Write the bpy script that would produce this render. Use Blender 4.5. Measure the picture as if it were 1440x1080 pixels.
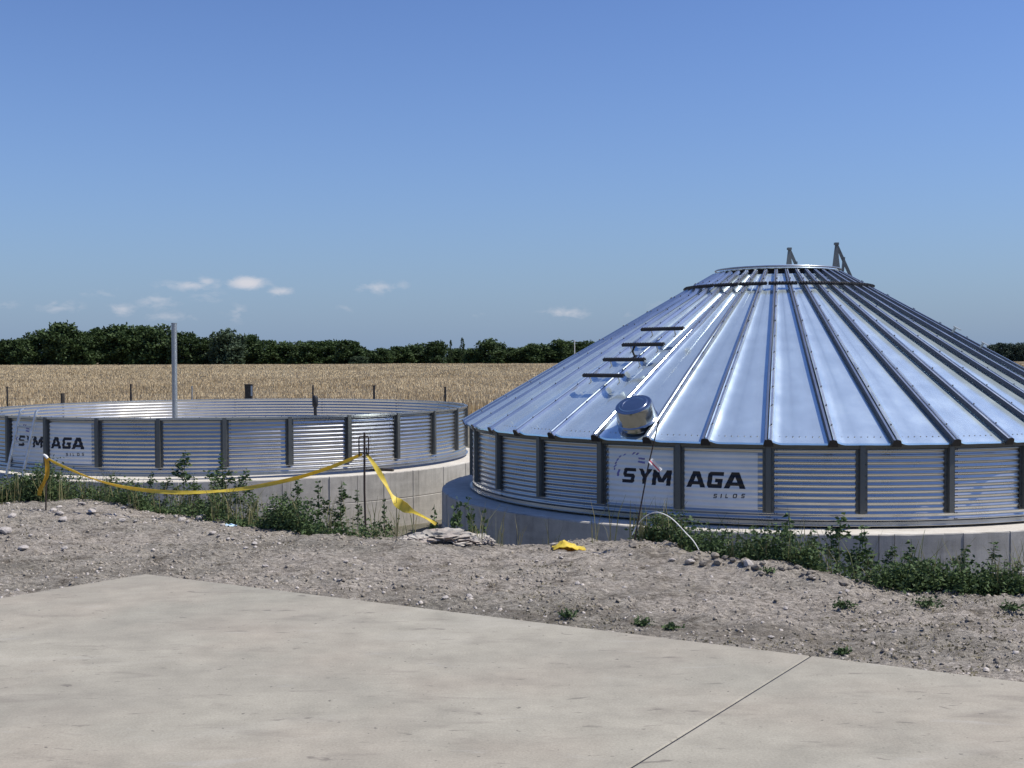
import bpy, math, random
import numpy as np
from mathutils import Matrix, Vector

for o in list(bpy.data.objects):
    bpy.data.objects.remove(o)
S = bpy.context.scene
COL = S.collection
PI = math.pi
rnd = random.Random(7)
NP = np.random.RandomState(11)

# ------------------------------------------------------------------ camera, sky, sun, exposure
F = 1677.9                      # focal length in pixels of the 1440 wide photograph
PITCH = math.atan((540 - 504.2) / F)
ROLL = -0.0034
EYE = 1.6
cam = bpy.data.cameras.new('camera')
camo = bpy.data.objects.new('camera', cam)
COL.objects.link(camo)
cam.sensor_width = 36.0
cam.lens = 36.0 * F / 1440
cam.clip_start = 0.1
cam.clip_end = 9000
camo.matrix_world = (Matrix.Translation((0, 0, EYE)) @ Matrix.Rotation(PI / 2 - PITCH, 4, 'X')
                     @ Matrix.Rotation(ROLL, 4, 'Z'))
S.camera = camo

SUN_EL, SUN_AZ = math.radians(58), math.radians(-3)      # azimuth from +X
sd = Vector((math.cos(SUN_EL) * math.cos(SUN_AZ), math.cos(SUN_EL) * math.sin(SUN_AZ), math.sin(SUN_EL)))
sun = bpy.data.lights.new('sun', 'SUN')
sun.energy = 4.9
sun.angle = math.radians(0.53)
sun.color = (1.0, 0.945, 0.84)
suno = bpy.data.objects.new('sun', sun)
COL.objects.link(suno)
suno.rotation_euler = sd.to_track_quat('Z', 'Y').to_euler()
suno.location = sd * 60

world = bpy.data.worlds.new('World')
S.world = world
world.use_nodes = True
S.view_settings.view_transform = 'Standard'
S.view_settings.look = 'None'
S.view_settings.gamma = 1
S.view_settings.exposure = 0.0
S.view_settings.use_curve_mapping = False
S.cycles.use_denoising = True
S.cycles.caustics_reflective = True
S.cycles.max_bounces = 8
S.cycles.sample_clamp_indirect = 6.0


class NT:
    """small helper round a node tree"""
    def __init__(self, tree):
        self.t = tree
        self.n, self.l = tree.nodes, tree.links

    def new(self, typ, **kw):
        nd = self.n.new(typ)
        for k, v in kw.items():
            setattr(nd, k, v)
        return nd

    def put(self, sock, v):
        if isinstance(v, bpy.types.NodeSocket):
            self.l.new(v, sock)
        elif v is not None:
            if hasattr(sock.default_value, '__len__') and not hasattr(v, '__len__'):
                v = (v,) * len(sock.default_value)
            if hasattr(v, '__len__') and hasattr(sock.default_value, '__len__') and len(sock.default_value) == 4 and len(v) == 3:
                v = tuple(v) + (1,)
            sock.default_value = v

    def math(self, op, a, b=None, c=None, clamp=False):
        nd = self.new('ShaderNodeMath', operation=op, use_clamp=clamp)
        for i, v in enumerate((a, b, c)):
            self.put(nd.inputs[i], v)
        return nd.outputs[0]

    def noise(self, vec, scale, detail=4, rough=0.55, dist=0.0):
        nd = self.new('ShaderNodeTexNoise')
        self.put(nd.inputs['Vector'], vec)
        nd.inputs['Scale'].default_value = scale
        nd.inputs['Detail'].default_value = detail
        nd.inputs['Roughness'].default_value = rough
        nd.inputs['Distortion'].default_value = dist
        return nd.outputs['Fac']

    def ramp(self, fac, pts):
        nd = self.new('ShaderNodeValToRGB')
        el = nd.color_ramp.elements
        while len(el) < len(pts):
            el.new(0.5)
        for e, (p, c) in zip(el, pts):
            e.position = p
            e.color = (c[0], c[1], c[2], 1) if hasattr(c, '__len__') else (c, c, c, 1)
        self.put(nd.inputs[0], fac)
        return nd.outputs[0]

    def mix(self, fac, a, b, blend='MIX'):
        nd = self.new('ShaderNodeMix', data_type='RGBA', blend_type=blend)
        self.put(nd.inputs[0], fac)
        self.put(nd.inputs[6], a)
        self.put(nd.inputs[7], b)
        return nd.outputs[2]

    def mapr(self, v, a, b, c=0.0, d=1.0):
        nd = self.new('ShaderNodeMapRange')
        self.put(nd.inputs[0], v)
        for i, x in enumerate((a, b, c, d)):
            nd.inputs[i + 1].default_value = x
        return nd.outputs[0]

    def scalev(self, vec, s):
        nd = self.new('ShaderNodeMapping')
        self.put(nd.inputs[0], vec)
        nd.inputs[3].default_value = s
        return nd.outputs[0]

    def bump(self, h, strength, dist, normal=None):
        nd = self.new('ShaderNodeBump')
        nd.inputs['Strength'].default_value = strength
        nd.inputs['Distance'].default_value = dist
        self.put(nd.inputs['Height'], h)
        if normal is not None:
            self.l.new(normal, nd.inputs['Normal'])
        return nd.outputs[0]


# pixel of the photograph -> ray from the camera, and points of the place along it
_cm = camo.matrix_world.to_3x3()


def ray(px, py):
    return (_cm @ Vector(((px - 720) / F, -(py - 540) / F, -1.0))).normalized()


def at_depth(px, py, d):
    r = ray(px, py)
    t = d / r.y
    return Vector((0, 0, EYE)) + r * t


def on_level(px, py, z=0.0):
    r = ray(px, py)
    return Vector((0, 0, EYE)) + r * ((z - EYE) / r.z)


# sky
def build_sky():
    w = NT(world.node_tree)
    w.n.clear()
    out = w.new('ShaderNodeOutputWorld')
    bg = w.new('ShaderNodeBackground')
    sky = w.new('ShaderNodeTexSky', sky_type='NISHITA')
    sky.sun_disc = False
    sky.sun_elevation = SUN_EL
    sky.sun_rotation = math.atan2(sd.x, sd.y)
    sky.altitude = 100
    sky.air_density = 1.0
    sky.dust_density = 0.6
    sky.ozone_density = 2.0
    tc = w.new('ShaderNodeTexCoord')
    sep = w.new('ShaderNodeSeparateXYZ')
    w.l.new(tc.outputs['Generated'], sep.inputs[0])
    gam = w.new('ShaderNodeGamma')
    w.l.new(w.mix(1.0, sky.outputs[0], (0.2, 0.2, 0.2), 'MULTIPLY'), gam.inputs[0])
    gam.inputs[1].default_value = 1.42
    graded = w.mix(1.0, gam.outputs[0], (5.6, 6.1, 7.7), 'MULTIPLY')
    # dusty blue-grey air over the whole horizon
    haze = w.math('POWER', w.math('SUBTRACT', 1.0, w.math('ABSOLUTE', sep.outputs[2])), 5.0)
    col = w.mix(w.math('MULTIPLY_ADD', haze, 0.92, 0.04), graded, (2.5, 3.62, 5.45))
    # small fair-weather clouds low in the sky, each at its own bearing
    az = w.math('ARCTAN2', sep.outputs[0], sep.outputs[1])
    el = w.math('ARCSINE', sep.outputs[2])
    clouds = [(268, 402, 44, 7, .55), (290, 396, 18, 7, .5), (348, 398, 25, 9, .95), (395, 410, 19, 7, .6), (530, 405, 28, 9, .55),
              (137, 412, 24, 7, .35), (85, 432, 30, 10, .4), (172, 435, 18, 10, .5), (222, 424, 30, 11, .45), (292, 418, 30, 10, .3),
              (335, 440, 17, 13, .38), (800, 440, 40, 9, .5), (240, 446, 40, 8, .38), (485, 433, 16, 6, .3), (568, 402, 16, 8, .3),
              (880, 443, 18, 8, .3), (670, 443, 18, 6, .18), (930, 430, 26, 10, .2), (5, 428, 24, 8, .3), (-160, 420, 60, 12, .5),
              (1620, 430, 60, 12, .4), (1800, 415, 50, 14, .5)]
    tot = None
    for px, py, sx, sy, s in clouds:
        r = ray(px, py)
        a0, e0 = math.atan2(r.x, r.y), math.asin(r.z)
        u = w.math('DIVIDE', w.math('SUBTRACT', az, a0), sx / F)
        v = w.math('DIVIDE', w.math('SUBTRACT', el, e0), sy / F)
        q = w.math('MULTIPLY_ADD', u, u, w.math('MULTIPLY', v, v))
        g = w.math('MULTIPLY', w.math('EXPONENT', w.math('MULTIPLY', q, -0.9)), s)
        tot = g if tot is None else w.math('MAXIMUM', tot, g)
    nv = w.scalev(tc.outputs['Generated'], (60, 60, 130))
    nz = w.noise(nv, 1.5, 6, 0.58, 0.3)
    edge = w.math('ADD', w.math('MULTIPLY', tot, 1.25), w.math('MULTIPLY', w.math('SUBTRACT', nz, 0.5), 1.5))
    cm = w.math('MULTIPLY', w.mapr(edge, 0.22, 0.75), w.math('MULTIPLY', tot, 1.15, clamp=True), clamp=True)
    col = w.mix(cm, col, (7.2, 7.3, 8.0))
    w.l.new(col, bg.inputs['Color'])
    bg.inputs['Strength'].default_value = 0.09
    w.l.new(bg.outputs[0], out.inputs['Surface'])


build_sky()


# ------------------------------------------------------------------ materials
def mat(name):
    m = bpy.data.materials.new(name)
    m.use_nodes = True
    t = NT(m.node_tree)
    b = next(n for n in t.n if n.type == 'BSDF_PRINCIPLED')
    return m, t, b


def simple(name, col, rough=0.7, metal=0.0, var=0.12, scale=8.0, bump=0.0, spec=0.5):
    m, t, b = mat(name)
    tc = t.new('ShaderNodeTexCoord')
    nz = t.noise(tc.outputs['Object'], scale, 5, 0.6)
    dark = tuple(c * (1 - var * 2) for c in col)
    lite = tuple(min(1, c * (1 + var * 2)) for c in col)
    t.put(b.inputs['Base Color'], t.ramp(nz, [(0.25, dark), (0.75, lite)]))
    b.inputs['Roughness'].default_value = rough
    b.inputs['Metallic'].default_value = metal
    b.inputs['Specular IOR Level'].default_value = spec
    if bump:
        t.l.new(t.bump(t.noise(tc.outputs['Object'], scale * 4, 4), bump, 0.01), b.inputs['Normal'])
    return m


def galvanised(name, col=(0.66, 0.68, 0.70), rough=0.3, metal=0.85, waves=0.35, spangle=0.06):
    m, t, b = mat(name)
    g = t.new('ShaderNodeNewGeometry')
    p = g.outputs['Position']
    vor = t.new('ShaderNodeTexVoronoi')
    t.put(vor.inputs['Vector'], p)
    vor.inputs['Scale'].default_value = 45
    sp = t.new('ShaderNodeSeparateColor')
    t.l.new(vor.outputs['Color'], sp.inputs[0])
    n1 = t.noise(p, 2.2, 5, 0.6)
    f = t.math('ADD', t.mapr(n1, 0.3, 0.7, -0.07, 0.07), t.mapr(sp.outputs[0], 0, 1, -spangle, spangle))
    hs = t.new('ShaderNodeHueSaturation')
    hs.inputs['Color'].default_value = (*col, 1)
    t.l.new(t.math('ADD', f, 1.0), hs.inputs['Value'])
    t.l.new(hs.outputs[0], b.inputs['Base Color'])
    b.inputs['Metallic'].default_value = metal
    t.l.new(t.math('ADD', t.mapr(n1, 0.3, 0.7, rough - 0.04, rough + 0.04), t.mapr(sp.outputs[1], 0, 1, -0.004, 0.004)), b.inputs['Roughness'])
    # slight oil-canning of thin sheet
    n2 = t.noise(p, 1.6, 2, 0.4)
    t.l.new(t.bump(n2, waves, 0.02), b.inputs['Normal'])
    return m


def concrete(name, lo, mid, hi, warm, scale=1.0, rough=0.9, streak=0.0, pave=False):
    m, t, b = mat(name)
    g = t.new('ShaderNodeNewGeometry')
    p = g.outputs['Position']
    big = t.noise(p, 0.55 * scale, 5, 0.6, 0.3)
    med = t.noise(p, 4.0 * scale, 6, 0.65)
    fine = t.noise(p, 90.0, 3, 0.7)
    c = t.ramp(big, [(0.32, lo), (0.5, mid), (0.68, hi)])
    c = t.mix(t.mapr(t.noise(p, 0.8 * scale, 3, 0.5), 0.45, 0.65), c, warm)
    c = t.mix(0.5, c, t.ramp(med, [(0.3, 0.36), (0.7, 0.64)]), 'OVERLAY')
    c = t.mix(0.36, c, t.ramp(fine, [(0.3, 0.3), (0.7, 0.7)]), 'OVERLAY')
    if pave:
        # swept streaks, rubbed dark marks and small stains
        rot = t.new('ShaderNodeMapping')
        t.put(rot.inputs[0], p)
        rot.inputs[2].default_value = (0, 0, math.radians(12))
        rot.inputs[3].default_value = (1.0, 3.2, 1)
        st = t.noise(rot.outputs[0], 1.7, 5, 0.62, 0.6)
        c = t.mix(t.mapr(st, 0.57, 0.72, 0, 0.42), c, (0.16, 0.14, 0.12))
        c = t.mix(t.mapr(st, 0.38, 0.24, 0, 0.3), c, (0.47, 0.46, 0.44))
        br = t.noise(t.scalev(p, (0.45, 0.8, 1)), 0.9, 6, 0.68, 0.9)
        c = t.mix(t.mapr(br, 0.50, 0.68, 0, 0.33), c, (0.205, 0.19, 0.162))
        c = t.mix(t.mapr(br, 0.44, 0.30, 0, 0.35), c, (0.43, 0.405, 0.35))
        sm = t.noise(rot.outputs[0], 5.5, 3, 0.5, 1.0)
        c = t.mix(t.mapr(sm, 0.665, 0.72, 0, 0.6), c, (0.13, 0.115, 0.10))
        sp = t.noise(p, 24, 2, 0.5)
        c = t.mix(t.mapr(sp, 0.70, 0.75, 0, 0.75), c, (0.10, 0.09, 0.08))
    if streak:
        sv = t.scalev(p, (9, 9, 0.7))
        st = t.noise(sv, 1.0, 5, 0.65)
        c = t.mix(t.mapr(st, 0.5, 0.75, 0, streak), c, tuple(x * 0.5 for x in lo))
        lv = t.scalev(p, (0.5, 0.5, 7))
        c = t.mix(t.mapr(t.noise(lv, 1.0, 4, 0.6), 0.5, 0.7, 0, streak * 0.7), c, tuple(x * 1.15 for x in hi))
    t.l.new(c, b.inputs['Base Color'])
    b.inputs['Roughness'].default_value = rough
    b.inputs['Specular IOR Level'].default_value = 0.3
    h = t.math('ADD', t.math('MULTIPLY', fine, 0.4), med)
    t.l.new(t.bump(h, 0.35, 0.006), b.inputs['Normal'])
    return m


M = {}
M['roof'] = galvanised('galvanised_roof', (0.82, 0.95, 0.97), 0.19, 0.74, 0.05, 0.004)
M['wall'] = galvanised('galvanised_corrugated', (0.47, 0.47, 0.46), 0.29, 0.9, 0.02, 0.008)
M['vent'] = galvanised('galvanised_vent', (0.46, 0.48, 0.50), 0.16, 0.98, 0.1, 0.02)
M['rib'] = galvanised('galvanised_rib', (0.56, 0.60, 0.64), 0.24, 0.85, 0.02, 0.004)
M['rib_shade'] = simple('painted_rib_shade', (0.045, 0.055, 0.08), 0.6, 0.1, 0.05)
M['stiff'] = galvanised('dull_galvanised_post', (0.15, 0.155, 0.15), 0.5, 0.7, 0.05, 0.03)
M['pole'] = galvanised('grey_steel_pole', (0.30, 0.32, 0.33), 0.5, 0.6, 0.05, 0.05)
M['dark'] = simple('black_steel', (0.022, 0.022, 0.026), 0.55, 0.3)
M['bolt'] = simple('bolt_steel', (0.10, 0.105, 0.12), 0.45, 0.6)
M['alu'] = simple('aluminium', (0.42, 0.46, 0.50), 0.4, 0.7)
M['rust'] = simple('rebar_steel', (0.05, 0.035, 0.03), 0.8, 0.2)
M['decal'] = simple('white_print', (0.80, 0.79, 0.76), 0.55, 0.0, 0.03, 3)
M['ink'] = simple('black_print', (0.012, 0.012, 0.018), 0.5, 0.0, 0.05)
M['violet'] = simple('violet_print', (0.20, 0.19, 0.42), 0.55, 0.0, 0.05)
M['tape'] = simple('yellow_tape', (0.86, 0.66, 0.09), 0.5, 0.0, 0.12, 14)
M['tape_end'] = simple('faded_yellow_tape', (0.62, 0.36, 0.03), 0.55, 0.0, 0.18, 14)
for k_ in ('tape', 'tape_end'):
    t_ = NT(M[k_].node_tree)
    b_ = next(n for n in t_.n if n.type == 'BSDF_PRINCIPLED')
    tr_ = t_.new('ShaderNodeBsdfTranslucent')
    tr_.inputs[0].default_value = (0.85, 0.62, 0.10, 1)
    mx_ = t_.new('ShaderNodeMixShader')
    mx_.inputs[0].default_value = 0.35
    t_.l.new(b_.outputs[0], mx_.inputs[1])
    t_.l.new(tr_.outputs[0], mx_.inputs[2])
    t_.l.new(mx_.outputs[0], next(n for n in t_.n if n.type == 'OUTPUT_MATERIAL').inputs[0])
M['white'] = simple('white_plastic', (0.72, 0.72, 0.70), 0.5, 0.0, 0.05)
M['red'] = simple('red_plastic', (0.55, 0.06, 0.10), 0.5, 0.0, 0.05)
M['blue'] = simple('pale_blue_plastic', (0.45, 0.62, 0.78), 0.45, 0.0, 0.15, 30)
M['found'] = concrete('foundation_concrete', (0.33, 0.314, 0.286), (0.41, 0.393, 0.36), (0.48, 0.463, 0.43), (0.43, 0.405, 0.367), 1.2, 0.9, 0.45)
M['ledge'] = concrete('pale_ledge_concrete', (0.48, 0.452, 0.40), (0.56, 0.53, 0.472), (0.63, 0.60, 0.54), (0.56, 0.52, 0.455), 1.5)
M['pave'] = concrete('pavement_concrete', (0.285, 0.270, 0.222), (0.322, 0.300, 0.245), (0.352, 0.327, 0.267), (0.335, 0.300, 0.243), 1.0, 0.9, 0, True)
M['rubble'] = concrete('rubble_concrete', (0.27, 0.25, 0.215), (0.40, 0.37, 0.325), (0.52, 0.49, 0.44), (0.38, 0.325, 0.28), 9.0)
M['stone'] = simple('pale_stone', (0.46, 0.42, 0.385), 0.9, 0.0, 0.2, 14, 0.5)
M['clod'] = simple('earth_clod', (0.27, 0.238, 0.198), 1.0, 0.0, 0.25, 12, 0.5)
M['wood'] = simple('weathered_wood', (0.06, 0.05, 0.04), 0.9, 0.0, 0.2, 10)
M['bark'] = simple('bark', (0.06, 0.05, 0.04), 0.95, 0.0, 0.2, 3)


def leafmat(name, a, b_, scale):
    m, t, b = mat(name)
    g = t.new('ShaderNodeNewGeometry')
    oi = t.new('ShaderNodeObjectInfo')
    f = t.math('ADD', t.math('MULTIPLY', g.outputs['Random Per Island'], 0.75), t.math('MULTIPLY', oi.outputs['Random'], 0.25))
    if scale > 1:
        pn = t.noise(t.scalev(g.outputs['Position'], (0.05, 0.02, 0.0)), 1.0, 5, 0.65, 0.5)
        f = t.math('ADD', f, t.mapr(pn, 0.3, 0.7, -0.38, 0.22), clamp=True)
    c = t.ramp(f, [(0.0, a), (1.0, b_)])
    t.l.new(c, b.inputs['Base Color'])
    b.inputs['Roughness'].default_value = 0.65
    b.inputs['Specular IOR Level'].default_value = 0.25
    tr = t.new('ShaderNodeBsdfTranslucent')
    t.l.new(c, tr.inputs[0])
    mx = t.new('ShaderNodeMixShader')
    mx.inputs[0].default_value = 0.2
    out = next(n for n in t.n if n.type == 'OUTPUT_MATERIAL')
    t.l.new(b.outputs[0], mx.inputs[1])
    t.l.new(tr.outputs[0], mx.inputs[2])
    t.l.new(mx.outputs[0], out.inputs[0])
    return m


M['weed'] = leafmat('weed_leaf', (0.032, 0.062, 0.024), (0.115, 0.17, 0.065), 1)
M['weedstem'] = simple('weed_stem', (0.09, 0.12, 0.05), 0.8)
M['grass'] = leafmat('half_dry_grass', (0.07, 0.11, 0.04), (0.34, 0.29, 0.15), 1)
M['dryweed'] = leafmat('dry_weed', (0.10, 0.09, 0.05), (0.30, 0.26, 0.17), 1)
M['tree'] = leafmat('tree_leaf', (0.030, 0.052, 0.020), (0.085, 0.135, 0.046), 1)
M['tree_pale'] = leafmat('tree_leaf_grey_green', (0.045, 0.072, 0.042), (0.09, 0.13, 0.072), 1)
M['tree_far'] = leafmat('tree_leaf_far', (0.035, 0.060, 0.048), (0.066, 0.098, 0.075), 1)  # bluish haze of distance put into the leaf colour
M['wheat'] = leafmat('ripe_wheat', (0.42, 0.31, 0.17), (0.92, 0.77, 0.50), 2)


def ground_mat():
    m, t, b = mat('dry_earth')
    g = t.new('ShaderNodeNewGeometry')
    p = g.outputs['Position']
    sep = t.new('ShaderNodeSeparateXYZ')
    t.l.new(p, sep.inputs[0])
    flat = t.scalev(p, (0.5, 1.0, 1.0))
    big = t.noise(flat, 0.75, 5, 0.62, 0.5)
    med = t.noise(flat, 6.5, 8, 0.74, 0.4)
    fine = t.noise(flat, 45.0, 5, 0.75)
    grit = t.noise(p, 150.0, 2, 0.6)
    c = t.ramp(big, [(0.30, (0.208, 0.192, 0.162)), (0.45, (0.315, 0.287, 0.245)), (0.58, (0.375, 0.335, 0.288)), (0.72, (0.275, 0.252, 0.214))])
    c = t.mix(t.mapr(med, 0.52, 0.64, 0, 0.9), c, (0.135, 0.117, 0.095))
    c = t.mix(t.mapr(med, 0.45, 0.30, 0, 0.7), c, (0.53, 0.48, 0.415))
    c = t.mix(0.95, c, t.ramp(fine, [(0.32, 0.16), (0.68, 0.84)]), 'OVERLAY')
    c = t.mix(0.45, c, t.ramp(grit, [(0.3, 0.25), (0.7, 0.75)]), 'OVERLAY')
    c = t.mix(t.mapr(t.noise(p, 70, 2, 0.5), 0.68, 0.74, 0, 0.7), c, (0.56, 0.53, 0.49))
    patch = t.noise(t.scalev(p, (0.4, 1.1, 1.0)), 1.5, 4, 0.6, 0.8)
    c = t.mix(t.mapr(patch, 0.52, 0.66, 0, 0.62), c, (0.17, 0.15, 0.122))
    # straw-coloured soil under the crop
    c = t.mix(t.mapr(sep.outputs[1], 46, 50), c, (0.34, 0.255, 0.15))
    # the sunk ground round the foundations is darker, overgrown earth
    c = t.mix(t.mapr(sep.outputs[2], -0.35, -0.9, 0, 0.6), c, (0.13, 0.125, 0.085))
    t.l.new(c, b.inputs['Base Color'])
    b.inputs['Roughness'].default_value = 1.0
    b.inputs['Specular IOR Level'].default_value = 0.1
    h = t.math('ADD', t.math('MULTIPLY', fine, 0.5), t.math('MULTIPLY', grit, 0.2))
    h = t.math('ADD', h, t.math('MULTIPLY', med, 0.8))
    t.l.new(t.bump(h, 1.0, 0.05), b.inputs['Normal'])
    return m


M['ground'] = ground_mat()


# ------------------------------------------------------------------ mesh helpers
class MB:
    def __init__(self):
        self.v, self.f, self.m = [], [], []

    def face(self, idx, mi=0):
        self.f.append(tuple(idx))
        self.m.append(mi)

    def grid(self, P, mi=0, closed=False, flip=False):
        """P: list of rows of points"""
        base = len(self.v)
        nr, nc = len(P), len(P[0])
        for row in P:
            self.v.extend(tuple(q) for q in row)
        for i in range(nr - 1):
            for j in range(nc if closed else nc - 1):
                k = (j + 1) % nc
                q = (base + i * nc + j, base + i * nc + k, base + (i + 1) * nc + k, base + (i + 1) * nc + j)
                self.face(q[::-1] if flip else q, mi)
        return base

    def box(self, c, s, rot=None, mi=0):
        """box by centre, half size and an optional 3x3 rotation"""
        b = len(self.v)
        c = Vector(c)
        for x in (-1, 1):
            for y in (-1, 1):
                for z in (-1, 1):
                    q = Vector((x * s[0], y * s[1], z * s[2]))
                    if rot is not None:
                        q = rot @ q
                    self.v.append(tuple(c + q))
        for q in ((0, 1, 3, 2), (4, 6, 7, 5), (0, 4, 5, 1), (2, 3, 7, 6), (0, 2, 6, 4), (1, 5, 7, 3)):
            self.face([b + i for i in q], mi)

    def bar(self, a, c, w, h, up=(0, 0, 1), mi=0):
        """rectangular bar between two points"""
        a, c = Vector(a), Vector(c)
        d = c - a
        z = d.normalized()
        x = z.cross(Vector(up))
        if x.length < 1e-4:
            x = z.cross(Vector((1, 0, 0)))
        x.normalize()
        y = x.cross(z)
        R = Matrix((x, z, y)).transposed()
        self.box((a + c) / 2, (w / 2, d.length / 2, h / 2), R, mi)

    def tube(self, pts, r, n=6, cap=True, mi=0):
        pts = [Vector(p) for p in pts]
        rows = []
        prev = None
        for i, p in enumerate(pts):
            d = (pts[min(i + 1, len(pts) - 1)] - pts[max(i - 1, 0)]).normalized()
            ref = prev if prev is not None else (Vector((0, 0, 1)) if abs(d.z) < 0.9 else Vector((1, 0, 0)))
            x = (ref - d * ref.dot(d))
            if x.length < 1e-5:
                x = d.orthogonal()
            x.normalize()
            y = d.cross(x)
            prev = x
            rr = r[i] if hasattr(r, '__len__') else r
            rows.append([p + (x * math.cos(2 * PI * k / n) + y * math.sin(2 * PI * k / n)) * rr for k in range(n)])
        b = self.grid(rows, mi, closed=True)
        if cap:
            self.face([b + k for k in range(n)][::-1], mi)
            e = b + (len(pts) - 1) * n
            self.face([e + k for k in range(n)], mi)

    def lathe(self, prof, n=48, mi=0, R=None, T=None, a0=0.0, a1=2 * PI):
        full = abs(a1 - a0 - 2 * PI) < 1e-6
        rows = []
        for r, z in prof:
            row = []
            for k in range(n if full else n + 1):
                a = a0 + (a1 - a0) * k / n
                q = Vector((r * math.cos(a), r * math.sin(a), z))
                if R is not None:
                    q = R @ q
                if T is not None:
                    q = q + T
                row.append(q)
            rows.append(row)
        self.grid(rows, mi, closed=full)

    def build(self, name, mats, parent=None, smooth=None):
        me = bpy.data.meshes.new(name)
        me.from_pydata([tuple(v) for v in self.v], [], self.f)
        if not isinstance(mats, (list, tuple)):
            mats = [mats]
        for m in mats:
            me.materials.append(m)
        if len(mats) > 1:
            me.polygons.foreach_set('material_index', self.m)
        me.update()
        o = bpy.data.objects.new(name, me)
        COL.objects.link(o)
        if parent is not None:
            o.parent = parent
        if smooth is not None:
            me.polygons.foreach_set('use_smooth', [True] * len(me.polygons))
            if smooth < 180:
                me.set_sharp_from_angle(angle=math.radians(smooth))
        return o


def empty(name, loc, rz=0.0):
    o = bpy.data.objects.new(name, None)
    o.empty_display_size = 0.3
    COL.objects.link(o)
    o.location = loc
    o.rotation_euler = (0, 0, rz)
    return o


def tag(o, label=None, cat=None, group=None, kind=None):
    if label:
        o['label'] = label
    if cat:
        o['category'] = cat
    if group:
        o['group'] = group
    if kind:
        o['kind'] = kind
    return o


def copy_one(o, parent=None):
    c = o.copy()
    COL.objects.link(c)
    if parent is not None:
        c.parent = parent
    return c


def copy_tree(o, parent=None):
    c = copy_one(o, parent)
    for ch in list(o.children):
        copy_tree(ch, c)
    return c


def np_mesh(name, V, Fq, m, parent=None, smooth=False):
    """mesh from numpy arrays; Fq is (n,3) or (n,4)"""
    me = bpy.data.meshes.new(name)
    n, k = Fq.shape
    me.vertices.add(len(V))
    me.vertices.foreach_set('co', V.astype(np.float32).ravel())
    me.loops.add(n * k)
    me.loops.foreach_set('vertex_index', Fq.astype(np.int32).ravel())
    me.polygons.add(n)
    me.polygons.foreach_set('loop_start', np.arange(0, n * k, k, dtype=np.int32))
    me.polygons.foreach_set('loop_total', np.full(n, k, dtype=np.int32))
    if smooth:
        me.polygons.foreach_set('use_smooth', np.ones(n, dtype=bool))
    me.materials.append(m)
    me.update(calc_edges=True)
    me.validate()
    o = bpy.data.objects.new(name, me)
    COL.objects.link(o)
    if parent is not None:
        o.parent = parent
    return o


# ------------------------------------------------------------------ terrain
def vnoise(x, y, seed=0):
    xi, yi = np.floor(x).astype(np.int64), np.floor(y).astype(np.int64)
    fx, fy = x - xi, y - yi
    fx, fy = fx * fx * (3 - 2 * fx), fy * fy * (3 - 2 * fy)

    def h(a, b):
        n = (a * 374761393 + b * 668265263 + seed * 974634777) & 0x7fffffff
        n = ((n ^ (n >> 13)) * 1274126177) & 0x7fffffff
        return ((n ^ (n >> 16)) & 0xffff) / 65535.0
    return (h(xi, yi) * (1 - fx) + h(xi + 1, yi) * fx) * (1 - fy) + (h(xi, yi + 1) * (1 - fx) + h(xi + 1, yi + 1) * fx) * fy


def fbm(x, y, f, o=4, seed=0, g=0.5):
    a, s, tot = 1.0, 0.0, 0.0
    for i in range(o):
        s = s + a * (vnoise(x * f + 17.3 * i, y * f - 9.1 * i, seed + i) - 0.5)
        tot += a
        a *= g
        f *= 2.03
    return s / tot


EDGE_PX = [(0, 701), (150, 704), (250, 717), (350, 736), (450, 746), (560, 752), (700, 757), (860, 759), (930, 760), (1000, 776),
           (1080, 788), (1150, 799), (1230, 815), (1440, 818)]
EDGE = [on_level(px, py) for px, py in EDGE_PX]
EX = np.array([-40.0, -9.0] + [p.x for p in EDGE] + [6.0, 40.0])
EY = np.array([15.5, 14.2] + [p.y for p in EDGE] + [8.6, 8.0])
HOLLOW = -1.7
FIELD = -1.0
PC = on_level(205, 807)                     # far corner of the pavement
PU = (on_level(1440, 959) - PC).normalized()
PV = (on_level(0, 841) - PC).normalized()
PJ = (on_level(885, 1080) - on_level(1140, 922)).normalized().xy
PC, PU, PV = PC.xy, PU.xy, PV.xy


def pave_sd(x, y):
    """distance outside the pavement's two visible edges (negative inside)"""
    dx, dy = x - PC.x, y - PC.y
    det = PU.x * PV.y - PU.y * PV.x
    s = (dx * PV.y - dy * PV.x) / det
    t_ = (PU.x * dy - PU.y * dx) / det
    k = abs(det)
    return np.maximum(-s, -t_) * k


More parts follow.
